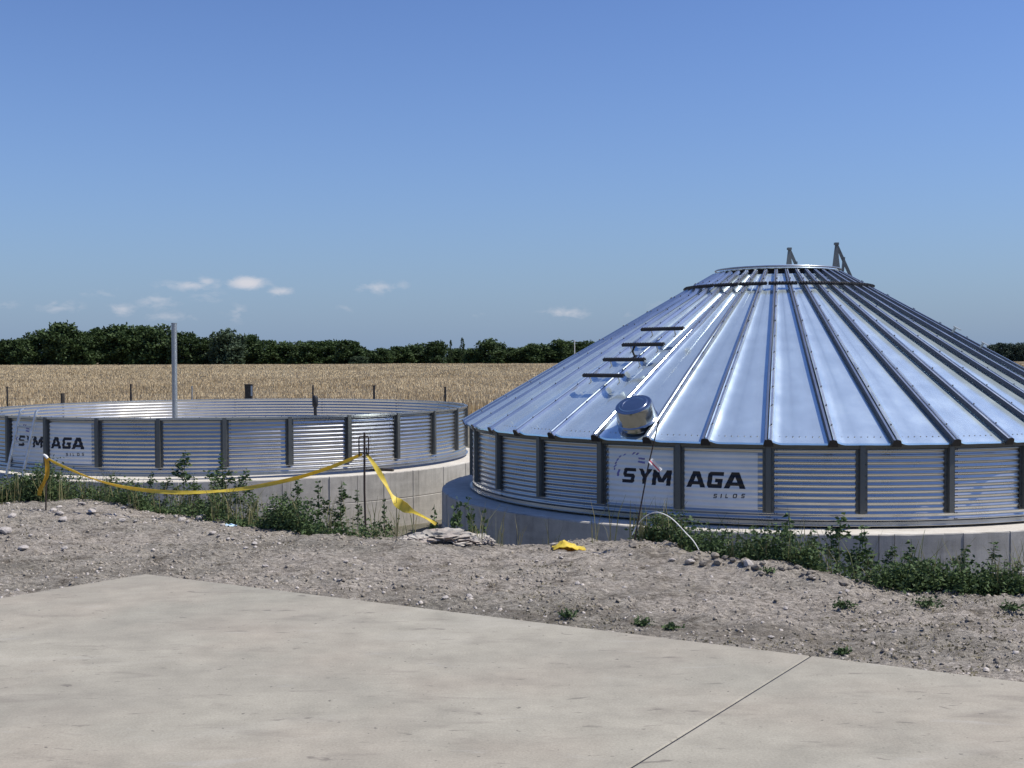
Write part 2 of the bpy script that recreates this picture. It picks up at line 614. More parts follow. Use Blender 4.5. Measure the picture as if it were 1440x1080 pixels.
def ground_z(x, y):
    x = np.asarray(x, float)
    y = np.asarray(y, float)
    ye = np.interp(x, EX, EY) + fbm(x, y * 0, 1.1, 3, 5) * 0.5
    d = y - ye
    z = -0.035 + fbm(x, y, 0.8, 4, 1) * 0.08 + fbm(x * 0.45, y, 2.6, 3, 12) * 0.07 + fbm(x * 0.7, y, 6.0, 4, 2, 0.65) * 0.065 + fbm(x * 0.5, y, 11.0, 3, 33, 0.6) * 0.05 + fbm(x, y, 19.0, 3, 3, 0.65) * 0.045
    # crumbling lip of the yard, heaped up on the right
    lip = np.exp(-((d + 0.45) / 0.4) ** 2)
    heap = np.clip((x - 0.75) / 0.5, 0, 1) * np.clip((2.75 - x) / 0.5, 0, 1)
    z = z - 0.05 * np.clip((x - 2.3) / 0.5, 0, 1) * np.clip((d + 1.2) / 0.8, 0, 1)
    z = z + lip * (0.01 + 0.05 * fbm(x, y, 2.4, 3, 8)) + lip * heap * (0.02 + 0.20 * np.abs(fbm(x, y, 4.5, 4, 9, 0.6)))
    t = np.clip(d / 1.9, 0, 1)
    t = t * t * (3 - 2 * t)
    z = z * (1 - t) + t * (HOLLOW + fbm(x, y, 0.5, 4, 4) * 0.15)
    # up again to the level of the field
    u = np.clip((y - 38) / 9, 0, 1)
    u = u * u * (3 - 2 * u)
    z = z * (1 - u) + u * (FIELD + fbm(x, y, 0.03, 2, 6) * 0.3 * np.clip((y - 60) / 100, 0, 1))
    # under and beside the pavement
    s = pave_sd(x, y)
    near = np.clip(1 - s / 0.35, 0, 1)
    z = np.where(s < 0.35, np.minimum(z, -0.006 + (z + 0.02) * 0.4 * (1 - near) + 0.02 * (1 - near)), z)
    z = np.where(s < -0.015, -0.16, z)
    return z


def gz(x, y):
    return float(ground_z(np.array([x]), np.array([y]))[0])


def ground_hit(px, py):
    """where the view line through a pixel meets the terrain"""
    r = ray(px, py)
    t = np.arange(3.0, 60.0, 0.03)
    x, y, z = r.x * t, r.y * t, EYE + r.z * t
    hit = np.nonzero(z < ground_z(x, y))[0]
    i = hit[0] if len(hit) else 0
    return Vector((x[i], y[i], gz(x[i], y[i])))


def crest(px, back):
    """a point on the yard a little this side of its crumbled edge"""
    q = on_level(px, np.interp(px, [p[0] for p in EDGE_PX], [p[1] for p in EDGE_PX]))
    y = q.y - back
    x = q.x * y / q.y
    return Vector((x, y, gz(x, y)))


def build_ground():
    def geo(a, b, n):
        return list(np.geomspace(a, b, n))
    xs = [-v for v in geo(7.2, 3500, 40)][::-1] + list(np.arange(-7.15, 6.6, 0.03)) + geo(6.62, 3500, 40)
    ys = [-3000, -800, -200, -60, -20, -8, -2, 1, 2.5, 3.5] + list(np.arange(4.0, 15.0, 0.035)) + list(np.arange(15.0, 50, 0.6)) + geo(50, 6000, 60)
    X, Y = np.meshgrid(np.array(xs), np.array(ys))
    Z = ground_z(X, Y)
    V = np.stack([X, Y, Z], -1).reshape(-1, 3)
    nr, nc = X.shape
    i = (np.arange(nr - 1)[:, None] * nc + np.arange(nc - 1)[None]).ravel()
    Fq = np.stack([i, i + 1, i + nc + 1, i + nc], -1)
    o = np_mesh('ground', V, Fq, M['ground'], smooth=True)
    tag(o, 'bare dry earth yard dropping to sunk ground round the silo bases', kind='structure')


build_ground()


def build_pavement():
    root = empty('pavement', (PC.x, PC.y, 0))
    tag(root, 'pale concrete pavement of large slabs with a straight joint', kind='structure')
    jp = (on_level(1140, 922).xy - PC).dot(PU)
    cuts = [0.0, jp, jp * 2.0, jp * 3.0]
    lengths = [0.0, 16.0]
    g = 0.005
    for a, b in zip(cuts[:-1], cuts[1:]):
        mb = MB()
        u0, u1 = a + (g if a > 0 else 0), b - g
        bev = 0.006
        va, vb = (PV if a == 0 else PJ), PJ
        ring = []
        for ins, z in ((0, -0.15), (0, -bev), (bev, 0.0)):
            ring.append([(PU * (u0 + ins) + va * (lengths[0] + ins)).to_3d() + Vector((0, 0, z)),
                         (PU * (u1 - ins) + vb * (lengths[0] + ins)).to_3d() + Vector((0, 0, z)),
                         (PU * (u1 - ins) + vb * (lengths[1] - ins)).to_3d() + Vector((0, 0, z)),
                         (PU * (u0 + ins) + va * (lengths[1] - ins)).to_3d() + Vector((0, 0, z))])
        bi = mb.grid(ring, closed=True, flip=True)
        mb.face([bi + 8, bi + 11, bi + 10, bi + 9])
        mb.build('concrete_slab', M['pave'], root)
        if a > 0:
            jm = MB()
            p0_, p1_ = PU * a + PJ * 0.01, PU * a + PJ * (lengths[1] - 0.01)
            jm.bar((p0_.x, p0_.y, -0.056), (p1_.x, p1_.y, -0.056), 2 * g + 0.001, 0.10)
            jm.build('joint_filler', M['dark'], root)


build_pavement()

# ------------------------------------------------------------------ the two silos
SC = 0.668
NSTIFF, NRIB = 28, 42
R_W = 5.344                    # wall radius
PITCHC = 0.076                 # corrugation pitch
AMP = 0.0072
RIGHT = dict(c=Vector((6.9728 * SC, 31.3455 * SC, 0)), top=EYE - 1.6764 * SC, bot=EYE - 3.3003 * SC, slab=EYE - 3.3609 * SC, rf=8.8095 * SC, ph=-1.8110)
LEFT = dict(c=Vector((-9.6128 * SC, 41.0821 * SC, 0)), top=EYE - 1.5736 * SC, bot=EYE - 3.2351 * SC, slab=EYE - 3.3281 * SC, rf=8.6809 * SC, ph=-1.146)
DTH = 2 * PI / NSTIFF


def corr(z):
    return AMP * math.cos(2 * PI * z / PITCHC)


def foundation(s, label, bottom):
    c = s['c']
    root = empty('silo_foundation', (c.x, c.y, bottom))
    tag(root, label, 'foundation', 'round concrete silo foundations')
    mb = MB()
    # plan outline: formwork panels with narrow fillers and joint grooves between
    R = s['rf']
    pts = []
    rr = random.Random(int(R * 1000))
    a = 0.0
    while a < 2 * PI - 0.10:
        wide = rr.uniform(0.55, 0.85) / R
        fill = rr.choice([0.0, 0.16, 0.2, 0.26]) / R
        if a + wide + fill > 2 * PI - 0.07:
            wide = 2 * PI - a - 0.004
            fill = 0
        off = rr.uniform(-0.004, 0.004)
        gw = 0.010 / R

        def seg(a0, a1, o, n):
            pts.append((a0, R - 0.012))
            pts.append((a0 + gw * 0.6, R + o))
            for k in range(1, n):
                pts.append((a0 + (a1 - a0) * k / n, R + o))
            pts.append((a1 - gw * 0.6, R + o))
        seg(a, a + wide, off, 4)
        if fill:
            seg(a + wide, a + wide + fill, off + rr.choice([-0.012, 0.008, 0.006]), 2)
        a += wide + fill
        if fill == 0 and a >= 2 * PI - 0.01:
            break
    H = s['slab'] - bottom
    jz = H - 0.52
    prof = [(0.0, 0.0), (jz - 0.012, 0.004), (jz, -0.012), (jz + 0.012, 0.0), (H - 0.012, 0.0), (H, -0.012)]
    rows = []
    for z, o in prof:
        rows.append([((r + o) * math.cos(t), (r + o) * math.sin(t), z + (rr.uniform(-.006, .006) if abs(z - H) < .02 else 0)) for t, r in pts])
    b = mb.grid(rows, closed=True)
    n = len(pts)
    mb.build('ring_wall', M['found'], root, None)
    top = MB()
    rows = [[((r - 0.012) * math.cos(t), (r - 0.012) * math.sin(t), H) for t, r in pts], [(0.35 * R * math.cos(t), 0.35 * R * math.sin(t), H + 0.001) for t, r in pts]]
    b = top.grid(rows, closed=True)
    top.face([b + n + k for k in range(n)])
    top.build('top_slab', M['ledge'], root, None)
    return root


def wall_sheet(z0, z1, h):
    """one corrugated sheet centred on angle 0 spanning two stiffener bays"""
    mb = MB()
    nz = int((z1 - z0) / PITCHC * 12)
    zs = [z0 + (z1 - z0) * i / nz for i in range(nz + 1)]
    a0, a1 = -DTH + 0.006, DTH + 0.010
    n = 14
    P = [[((R_W + corr(z) + (0.0025 if k >= n - 0 else 0)) * math.cos(a0 + (a1 - a0) * k / n), (R_W + corr(z)) * math.sin(a0 + (a1 - a0) * k / n), z) for k in range(n + 1)] for z in zs]
    mb.grid(P)
    return mb


def stiffener(z0, z1):
    """omega-section post with bolts, at angle 0"""
    mb = MB()
    r0 = R_W + AMP + 0.004
    prof = [(-0.076, 0.0), (-0.040, 0.0), (-0.034, 0.055), (0.034, 0.055), (0.040, 0.0), (0.076, 0.0)]
    th = 0.004
    inner = [(y * 0.9 if abs(y) < 0.05 else y, x - th) for y, x in prof]
    loop = [(r0 + x, y) for y, x in prof] + [(r0 + x, y) for y, x in reversed(inner)]
    rows = [[(x, y, z) for x, y in loop] for z in (z0, z1)]
    b = mb.grid(rows, closed=True)
    n = len(loop)
    m = n // 2
    for base in (b, b + n):
        for k in range(m - 1):
            mb.face([base + k, base + k + 1, base + n - 2 - k, base + n - 1 - k])
    return mb


def bolt_mb(mb, p, nrm, r=0.011, h=0.009):
    nrm = Vector(nrm).normalized()
    x = nrm.orthogonal().normalized()
    y = nrm.cross(x)
    p = Vector(p)
    b = len(mb.v)
    for k in range(6):
        d = x * math.cos(k * PI / 3) + y * math.sin(k * PI / 3)
        mb.v.append(tuple(p + d * r))
    for k in range(6):
        d = x * math.cos(k * PI / 3) + y * math.sin(k * PI / 3)
        mb.v.append(tuple(p + d * r * 0.8 + nrm * h))
    for k in range(6):
        j = (k + 1) % 6
        mb.face((b + k, b + j, b + 6 + j, b + 6 + k))
    mb.face([b + 6 + k for k in range(6)])


# lettering as strokes; every stroke is a convex quad, cut into rows that follow the corrugation
def stroke(a, b, w):
    ax, ay = a
    bx, by = b
    L = math.hypot(bx - ax, by - ay)
    nx, ny = -(by - ay) / L * w / 2, (bx - ax) / L * w / 2
    return [(ax + nx, ay + ny), (bx + nx, by + ny), (bx - nx, by - ny), (ax - nx, ay - ny)]


def vstem(x0, y0, x1, y1, w):
    """slanted stem with horizontal cut ends"""
    return [(x0 - w / 2, y0), (x0 + w / 2, y0), (x1 + w / 2, y1), (x1 - w / 2, y1)]


def hbar(x0, x1, y, t):
    return [(x0, y - t / 2), (x1, y - t / 2), (x1, y + t / 2), (x0, y + t / 2)]


def letter(ch, w=0.24, t=0.2):
    h = t / 2
    if ch == 'S':
        return [hbar(0.16, 1.02, 1 - h, t), vstem(0.02 + w / 2, 0.52, 0.02 + w / 2, 0.90, w), [(0.02, .88), (.26, .88), (.26, 1), (.16, 1)], hbar(0.1, 0.90, 0.5, t),
                vstem(0.98 - w / 2, 0.10, 0.98 - w / 2, 0.48, w), [(.74, .12), (.98, .12), (.84, 0), (.74, 0)], hbar(-0.02, 0.84, h, t), [(.02, .52), (.2, .52), (.2, .4), (.1, .4)], [(.8, .6), (.9, .6), (.98, .48), (.8, .48)]]
    if ch == 'Y':
        return [vstem(0.5, 0.42, 0.12, 1, w * 1.15), vstem(0.5, 0.42, 0.92, 1, w * 1.15), vstem(0.5, 0, 0.5, 0.5, w * 1.05)]
    if ch == 'M':
        return [vstem(0.11, 0, 0.11, 1, w * 0.9), vstem(0.89, 0, 0.89, 1, w * 0.9), vstem(0.14, 1, 0.48, 0.2, w * 0.95), vstem(0.86, 1, 0.52, 0.2, w * 0.95)]
    if ch == 'A':
        return [vstem(0.06, 0, 0.46, 1, w * 1.05), vstem(0.94, 0, 0.56, 1, w * 1.1), hbar(0.22, 0.78, 0.27, t * 0.9)]
    if ch == 'G':
        return [hbar(0.16, 1.0, 1 - h, t), vstem(0.02 + w / 2, 0.12, 0.02 + w / 2, 0.88, w), [(0.02, .86), (.26, .86), (.26, 1), (.16, 1)], [(.02, .14), (.26, .14), (.26, 0), (.14, 0)],
                hbar(0.14, 0.96, h, t), vstem(0.97 - w / 2, 0, 0.97 - w / 2, 0.56, w), hbar(0.5, 0.96, 0.47, t * 0.9)]
    if ch == 'I':
        return [vstem(0.5, 0, 0.5, 1, w)]
    if ch == 'L':
        return [vstem(w / 2, 0, w / 2, 1, w), hbar(0, 0.85, h, t)]
    if ch == 'O':
        return [hbar(0.12, 0.88, 1 - h, t), hbar(0.12, 0.88, h, t), vstem(w / 2, 0.1, w / 2, 0.9, w), vstem(1 - w / 2, 0.1, 1 - w / 2, 0.9, w)]
    return []


def place(polys, u0, v0, w, h, shear):
    return [[(u0 + x * w + shear * y * h, v0 + y * h) for x, y in p] for p in polys]


def rows_from_polys(mb, polys, off, dz=0.0052, seam=None):
    """fill convex polygons (u across, v = height) on the corrugated wall at angle 0"""
    lo = min(y for p in polys for x, y in p)
    hi = max(y for p in polys for x, y in p)
    n = max(1, int(math.ceil((hi - lo) / dz)))

    def spans(z):
        iv = []
        for p in polys:
            xs = []
            for (x0, y0), (x1, y1) in zip(p, p[1:] + p[:1]):
                if (y0 <= z < y1) or (y1 <= z < y0):
                    xs.append(x0 + (x1 - x0) * (z - y0) / (y1 - y0))
            if len(xs) >= 2:
                iv.append((min(xs), max(xs)))
        iv.sort()
        out = []
        for a, b in iv:
            if out and a <= out[-1][1] + 1e-4:
                out[-1] = (out[-1][0], max(b, out[-1][1]))
            else:
                out.append((a, b))
        return out

    def pt(u, z):
        r = R_W + corr(z) + off
        a = u / R_W
        return (r * math.cos(a), r * math.sin(a), z)
    for i in range(n):
        za, zb = lo + (hi - lo) * i / n, lo + (hi - lo) * (i + 1) / n
        for a, b in spans((za + zb) / 2):
            k = max(1, int((b - a) / 0.12))
            base = len(mb.v)
            for j in range(k + 1):
                u = a + (b - a) * j / k
                mb.v.append(pt(u, za))
                mb.v.append(pt(u, zb))
            for j in range(k):
                q = base + 2 * j
                mb.face((q, q + 2, q + 3, q + 1))


def logo(parent, rz, zoff):
    """white printed field with the maker's lettering on one sheet; coordinates measured on the sheet in metres"""
    U = lambda X: (X - 744) * 0.001695
    Z = lambda Y, X=744: 0.684 - 0.001605 * (Y - (X - 744) * 0.037) + zoff
    bgm = MB()
    rows_from_polys(bgm, [[(-1.07, Z(690)), (-0.078, Z(690)), (-0.078, Z(215)), (-1.07, Z(215))], [(0.078, Z(690)), (1.06, Z(690)), (1.06, Z(215)), (0.078, Z(215))]], 0.0015)
    d = bgm.build('logo_print', M['decal'], parent, 60)
    d.rotation_euler = (0, 0, rz)
    for ch, x0, x1, yt, yb in (('S', 240, 352, 361, 490), ('Y', 385, 492, 367, 497), ('M', 508, 668, 376, 508), ('A', 816, 945, 385, 520), ('G', 966, 1092, 391, 526), ('A', 1118, 1262, 396, 532)):
        zb, zt = Z(yb, (x0 + x1) / 2), Z(yt, (x0 + x1) / 2)
        ink = MB()
        rows_from_polys(ink, place(letter(ch, 0.29 if ch != 'M' else 0.25, 0.235), U(x0), zb, U(x1) - U(x0), zt - zb, 0.14 if ch != 'A' else 0.05), 0.003)
        ink.build('letter', M['ink'], d)
    for ch, x0, x1 in (('S', 1022, 1048), ('I', 1068, 1096), ('L', 1116, 1140), ('O', 1174, 1206), ('S', 1240, 1266)):
        zb, zt = Z(612, (x0 + x1) / 2), Z(575, (x0 + x1) / 2)
        ink = MB()
        rows_from_polys(ink, place(letter(ch, 0.26 if ch != 'I' else 0.3, 0.2), U(x0), zb, U(x1) - U(x0), zt - zb, 0.22), 0.003, 0.004)
        ink.build('small_letter', M['ink'], d)
    for q in ([(325, 262), (350, 240), (370, 240), (342, 262)], [(362, 262), (382, 243), (402, 243), (378, 264)], [(245, 274), (262, 258), (278, 258), (262, 272)],
              [(205, 293), (222, 275), (238, 275), (220, 293)], [(180, 322), (196, 300), (210, 300), (196, 322)], [(164, 352), (184, 328), (196, 330), (180, 352)],
              [(157, 378), (174, 356), (190, 356), (172, 378)], [(156, 404), (164, 382), (176, 382), (168, 404)], [(185, 455), (202, 396), (222, 396), (206, 455)],
              [(392, 300), (392, 284), (452, 286), (448, 302)], [(386, 326), (388, 312), (452, 318), (450, 336)]):
        em = MB()
        rows_from_polys(em, [[(U(x), Z(y)) for x, y in q]], 0.003, 0.004)
        em.build('emblem_dash', M['violet'], d)
    return d


def shell(s, root, logo_idx, seams_interior=True):
    """corrugated ring: sheets, stiffeners, rims, bolts, logo. root sits at the silo axis, z = 0"""
    z0, z1 = s['bot'] + 0.012, s['top'] - 0.03
    a_logo = s['ph'] + DTH * logo_idx
    first = None
    for k in range(NSTIFF // 2):
        if first is None:
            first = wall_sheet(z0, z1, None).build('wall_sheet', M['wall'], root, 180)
            o = first
        else:
            o = copy_one(first, root)
        o.rotation_euler = (0, 0, a_logo + 2 * k * DTH)
    fs = None
    for k in range(NSTIFF):
        if fs is None:
            fs = stiffener(z0 + 0.145, z1 - 0.004).build('stiffener', M['stiff'], root)
            o = fs
        else:
            o = copy_one(fs, root)
        o.rotation_euler = (0, 0, a_logo + k * DTH)
    # bottom angle and rim angle
    mb = MB()
    rb = R_W + 0.002
    mb.lathe([(rb + AMP + .002, z0 + 0.035), (rb + AMP + .004, z0 - 0.006), (rb + 0.055, z0 - 0.010), (rb + 0.055, z0 - 0.018), (rb - 0.02, z0 - 0.018)], 168)
    mb.build('base_angle', M['wall'], root, 30)
    mb = MB()
    mb.lathe([(R_W - 0.010, z1 - 0.02), (R_W - 0.010, z1 + 0.002), (R_W + 0.050, z1 + 0.002), (R_W + 0.050, z1 - 0.040), (R_W + 0.044, z1 - 0.040), (R_W + 0.044, z1 - 0.004), (R_W - 0.004, z1 - 0.004), (R_W - 0.004, z1 - 0.02), (R_W - .010, z1 - 0.02)], 168)
    mb.build('rim_angle', M['wall'], root, 30)
    # bolts along the sheet joints and on the stiffener feet
    mb = MB()
    for k in range(NSTIFF):
        a = a_logo + k * DTH
        if k % 2:
            for da in (0.0150, 0.0205):
                z = z0 + 0.04
                while z < z1:
                    zz = round(z / PITCHC) * PITCHC
                    for sgn in (1, -1):
                        n = Vector((math.cos(a + da), math.sin(a + da), 0))
                        bolt_mb(mb, n * (R_W + sgn * AMP) + Vector((0, 0, zz if sgn > 0 else zz + PITCHC / 2)), n * sgn, 0.010, 0.008)
                    z += PITCHC
        for dy in (-0.058, 0.058):
            z = z0 + 0.18
            while z < z1 - 0.03:
                n = Vector((math.cos(a), math.sin(a), 0))
                tq = Vector((-n.y, n.x, 0))
                bolt_mb(mb, n * (R_W + AMP + 0.004) + tq * dy + Vector((0, 0, z)), n, 0.010, 0.009)
                z += PITCHC * 2
        for j in range(4):
            n = Vector((math.cos(a + (j - 1.5) * DTH / 4), math.sin(a + (j - 1.5) * DTH / 4), 0))
            bolt_mb(mb, n * (R_W + 0.022) + Vector((0, 0, z1 + 0.002)), (0, 0, 1), 0.011, 0.010)
    b = mb.build('shell_bolts', M['bolt'], root)
    tag(b, kind='stuff')
    logo(root, a_logo, (s['top'] - RIGHT['top']))
    return a_logo


# --- right: roofed silo
foundation(RIGHT, 'round concrete base under the roofed silo, mostly in shade', HOLLOW - 0.25)
silo = empty('roofed_silo', (RIGHT['c'].x, RIGHT['c'].y, 0))
tag(silo, 'low corrugated steel silo topped by a shiny conical roof', 'silo')
shell(RIGHT, silo, -1)

RE = 5.447                              # eave radius
ZE = RIGHT['top']
SLOPE = math.tan(math.radians(30.2))
CS, SN = math.cos(math.radians(30.2)), math.sin(math.radians(30.2))
HALF = PI / NRIB
R_TOP = 1.13


def roof_z(r):
    return ZE + (RE - r) * SLOPE


def roof_panel():
    mb = MB()
    rows = []
    rs = [RE + 0.004, RE, 5.2, 4.6, 4.0, 3.4, 2.8, 2.2, 1.7, R_TOP]
    for i, r in enumerate(rs):
        hw = r * math.tan(HALF)
        FL, FR = min(0.19, hw * 0.65), min(0.035, hw * 0.3)
        qs = (0, .12, .25, .4, .55, .7, .85, 1.0)
        xs = [-hw + FL * q for q in qs] + [-(hw - FL) * q for q in (0.6, 0.36, 0.30)] + [0.0]
        xs += [(hw - FR) * q for q in (0.30, 0.36, 0.7)] + [hw - FR * q for q in qs][::-1]
        row = []
        for x in xs:
            e = hw - abs(x)                 # distance from the rib line
            Fw = FL if x < 0 else FR
            h = 0.0
            if e < Fw:
                q = (Fw - e) / Fw
                h = 0.5 * (0.90 if x < 0 else 1.5) * Fw * q ** 2
            c = abs(x) / max(hw - Fw, 1e-3)
            h += 0.0014 if c < 0.31 else 0.0
            z = roof_z(r)
            drop = -0.022 if i == 0 else 0.0
            row.append((r + SN * h, x, z + CS * h + drop))
        rows.append(row)
    mb.grid(rows)
    return mb


def roof_rib():
    """folded standing rib at angle 0, capped at the eave"""
    prof = [(-0.052, 0.014), (-0.044, 0.072), (-0.018, 0.076), (-0.011, 0.062), (0.011, 0.062), (0.018, 0.076), (0.044, 0.072), (0.066, 0.022)]
    mb = MB()
    rows = []
    for r in (RE / math.cos(HALF) + 0.03, 4.0, 2.6, 1.7, 1.09):
        k = 0.55 + 0.45 * min(1.0, max(0.0, (r - 1.0) / 3.0))
        z = ZE + (RE - r * math.cos(HALF)) * SLOPE
        rows.append([(r + SN * h * (0.7 + 0.3 * k), x * k, z + CS * h * (0.7 + 0.3 * k)) for x, h in prof])
    mb.grid(rows)
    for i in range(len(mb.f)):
        mb.m[i] = 1 if i % 7 in (0, 3) else 0        # shade of the left flank and groove floor painted on as dark colour
    return mb


def rib_end():
    mb = MB()
    r = RE / math.cos(HALF) + 0.034
    z = ZE + (RE - r * math.cos(HALF)) * SLOPE
    pr = [(-0.064, -0.030), (-0.060, 0.015), (-0.046, 0.066), (0, 0.084), (0.046, 0.066), (0.066, 0.02), (0.068, -0.030)]
    rows = [[(r + SN * h + dx, x, z + CS * h) for x, h in pr] for dx in (0.0, 0.012)]
    b = mb.grid(rows)
    n = len(pr)
    mb.face([b + k for k in range(n)])
    mb.face([b + n + k for k in range(n)][::-1])
    mb.face((b, b + n, b + 2 * n - 1, b + n - 1))
    return mb


pa = ra = ea = None
for k in range(NRIB):
    a = RIGHT['ph'] + k * 2 * PI / NRIB
    if pa is None:
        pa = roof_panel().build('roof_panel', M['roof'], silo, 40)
        ra = roof_rib().build('roof_rib', [M['rib'], M['rib_shade']], silo)
        ea = rib_end().build('rib_end_cap', M['dark'], silo)
        p, r_, e = pa, ra, ea
    else:
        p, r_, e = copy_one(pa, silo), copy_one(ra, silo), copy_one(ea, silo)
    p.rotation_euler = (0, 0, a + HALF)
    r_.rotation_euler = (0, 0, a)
    e.rotation_euler = (0, 0, a)

# roof screws: along the eave and on every rib
mb = MB()
for k in range(NRIB):
    a = RIGHT['ph'] + k * 2 * PI / NRIB
    n = Vector((SN * math.cos(a), SN * math.sin(a), CS))
    for i, r in enumerate(np.arange(1.4, 5.3, 0.42)):
        tq = Vector((-math.sin(a), math.cos(a), 0))
        z = ZE + (RE - r * math.cos(HALF)) * SLOPE
        kk = 0.55 + 0.45 * min(1.0, max(0.0, (r - 1.0) / 3.0))
        p = Vector((r * math.cos(a), r * math.sin(a), z)) + n * 0.072 * (0.7 + 0.3 * kk) + tq * 0.034 * kk
        bolt_mb(mb, p, n, 0.012, 0.017)
    am = a + HALF
    n = Vector((SN * math.cos(am), SN * math.sin(am), CS))
    tq = Vector((-math.sin(am), math.cos(am), 0))
    for j in range(7):
        p = Vector((5.32 * math.cos(am), 5.32 * math.sin(am), roof_z(5.32))) + tq * (j - 3) * 0.085
        bolt_mb(mb, p, n, 0.009, 0.007)
tag(mb.build('roof_screws', M['bolt'], silo), kind='stuff')

# eave band under the sheets
mb = MB()
mb.lathe([(R_W + 0.052, ZE - 0.075), (R_W + 0.056, ZE - 0.03), (RE - 0.03, ZE - 0.004)], 168)
mb.build('eave_band', M['stiff'], silo, 40)

# collar at the top
mb = MB()
zc = EYE + 2.3207 * SC
neck_ = MB()
neck_.lathe([(0.93, zc - 0.40), (0.93, zc - 0.05)], 72)
neck_.build('collar_neck', M['dark'], silo, 60)  # black colour stands in for the shadow below the collar flange
mb.lathe([(0.90, zc - 0.06), (1.035, zc - 0.065), (1.04, zc - 0.05), (0.99, zc), (0.90, zc + 0.012), (0.88, zc - 0.02), (0.2, zc + 0.03), (0.0, zc + 0.03)], 72)
col_ = mb.build('roof_collar', M['roof'], silo, 30)
mb = MB()
ring = [(1.075 * math.cos(t), 1.075 * math.sin(t), roof_z(1.075) + 0.10) for t in np.linspace(0, 2 * PI, 73)]
mb.tube(ring, 0.014, 6, False)
mb.build('collar_hoop', M['wall'], silo, 60)


def step_bar(length, leg):
    """toothed dark tread bar along local Y on two bent legs; local Z is the roof normal"""
    mb = MB()
    mb.box((0, 0, leg), (0.022, length / 2, 0.010))
    mb.box((0.020, 0, leg - 0.014), (0.003, length / 2, 0.016))
    mb.box((-0.020, 0, leg - 0.014), (0.003, length / 2, 0.016))
    n = int(length / 0.05)
    for i in range(n):
        y = -length / 2 + (i + 0.5) * length / n
        mb.box((0.012, y, leg + 0.014), (0.006, 0.010, 0.006))
        mb.box((-0.012, y, leg + 0.014), (0.006, 0.010, 0.006))
    return mb


def step_legs(ys, leg):
    mb = MB()
    for y in ys:
        mb.bar((0, y, leg - 0.02), (0.01, y, 0.0), 0.022, 0.006, (0, 1, 0))
        mb.bar((0.01, y, 0.003), (0.07, y, -0.002), 0.022, 0.006, (0, 0, 1))
    return mb


def roof_frame(a, r, lift=0.0):
    """matrix on the cone: X down the slope, Y along the eave, Z the roof normal"""
    nrm = Vector((SN * math.cos(a), SN * math.sin(a), CS))
    dn = Vector((CS * math.cos(a), CS * math.sin(a), -SN))
    ty = nrm.cross(dn)
    m = Matrix((dn, ty, nrm)).transposed().to_4x4()
    p = Vector((r * math.cos(a), r * math.sin(a), roof_z(r))) + nrm * lift
    return Matrix.Translation(p) @ m


def cone_hit(px, py, lift):
    r = ray(px, py)
    o = Vector((0, 0, EYE)) - RIGHT['c']
    t = 10.0
    while t < 40:
        q = o + r * t
        rr_ = math.hypot(q.x, q.y)
        if rr_ < RE + 1 and q.z < roof_z(rr_) + lift / CS:
            return math.atan2(q.y, q.x), rr_
        t += 0.005
    return -2.5, 4.0


# climbing rungs, and the ring of tread bars near the collar
proto = None
RUNGS = [cone_hit(px, py, 0.2) for (px, py) in ((931, 462.5), (904, 484.5), (877, 505.5), (848, 528))]
for a, r in RUNGS:
    sp = r * 2 * PI / NRIB
    o = step_bar(0.86, 0.12).build('roof_step', M['dark'], silo)
    l = step_legs((-min(sp, .6) / 2, min(sp, .6) / 2), 0.12).build('step_legs', M['pole'], o)
    o.matrix_local = roof_frame(a, r - 0.205 * SN, 0.085)
proto = None
for k in range(NRIB // 2):
    a = RIGHT['ph'] + (2 * k + 0.5) * 2 * PI / NRIB
    r = 1.56
    if proto is None:
        o = proto = step_bar(0.46, 0.035).build('tread_bar', M['dark'], silo)
        ol = protol = step_legs((-0.121, 0.121), 0.035).build('step_legs', M['pole'], o)
    else:
        o = copy_one(proto, silo)
        copy_one(protol, o)
    o.matrix_local = roof_frame(a, r, 0.05)

# hook between the second and third rung
a, r = cone_hit(893, 497, 0.05)
mb = MB()
mb.tube([(0, 0, -0.01), (0, 0, 0.10), (-0.02, 0.03, 0.15), (-0.05, 0.03, 0.16)], 0.017, 6)
mb.box((0, 0, 0.0), (0.045, 0.03, 0.012))
o = mb.build('roof_hook', M['dark'], silo, 50)
o.matrix_local = roof_frame(a, r, 0.0)
# small lugs standing on the far right slope
for i, (px, py) in enumerate(((1336, 461), (1375, 483))):
    a, r = cone_hit(px, py + 6, 0.06)
    mb = MB()
    mb.box((0, 0, 0.04), (0.012, 0.03, 0.05))
    mb.box((0.03, 0, 0.085), (0.06, 0.035, 0.006))
    o = mb.build('roof_lug', M['pole'], silo)
    o.matrix_local = roof_frame(a, r, 0.085)

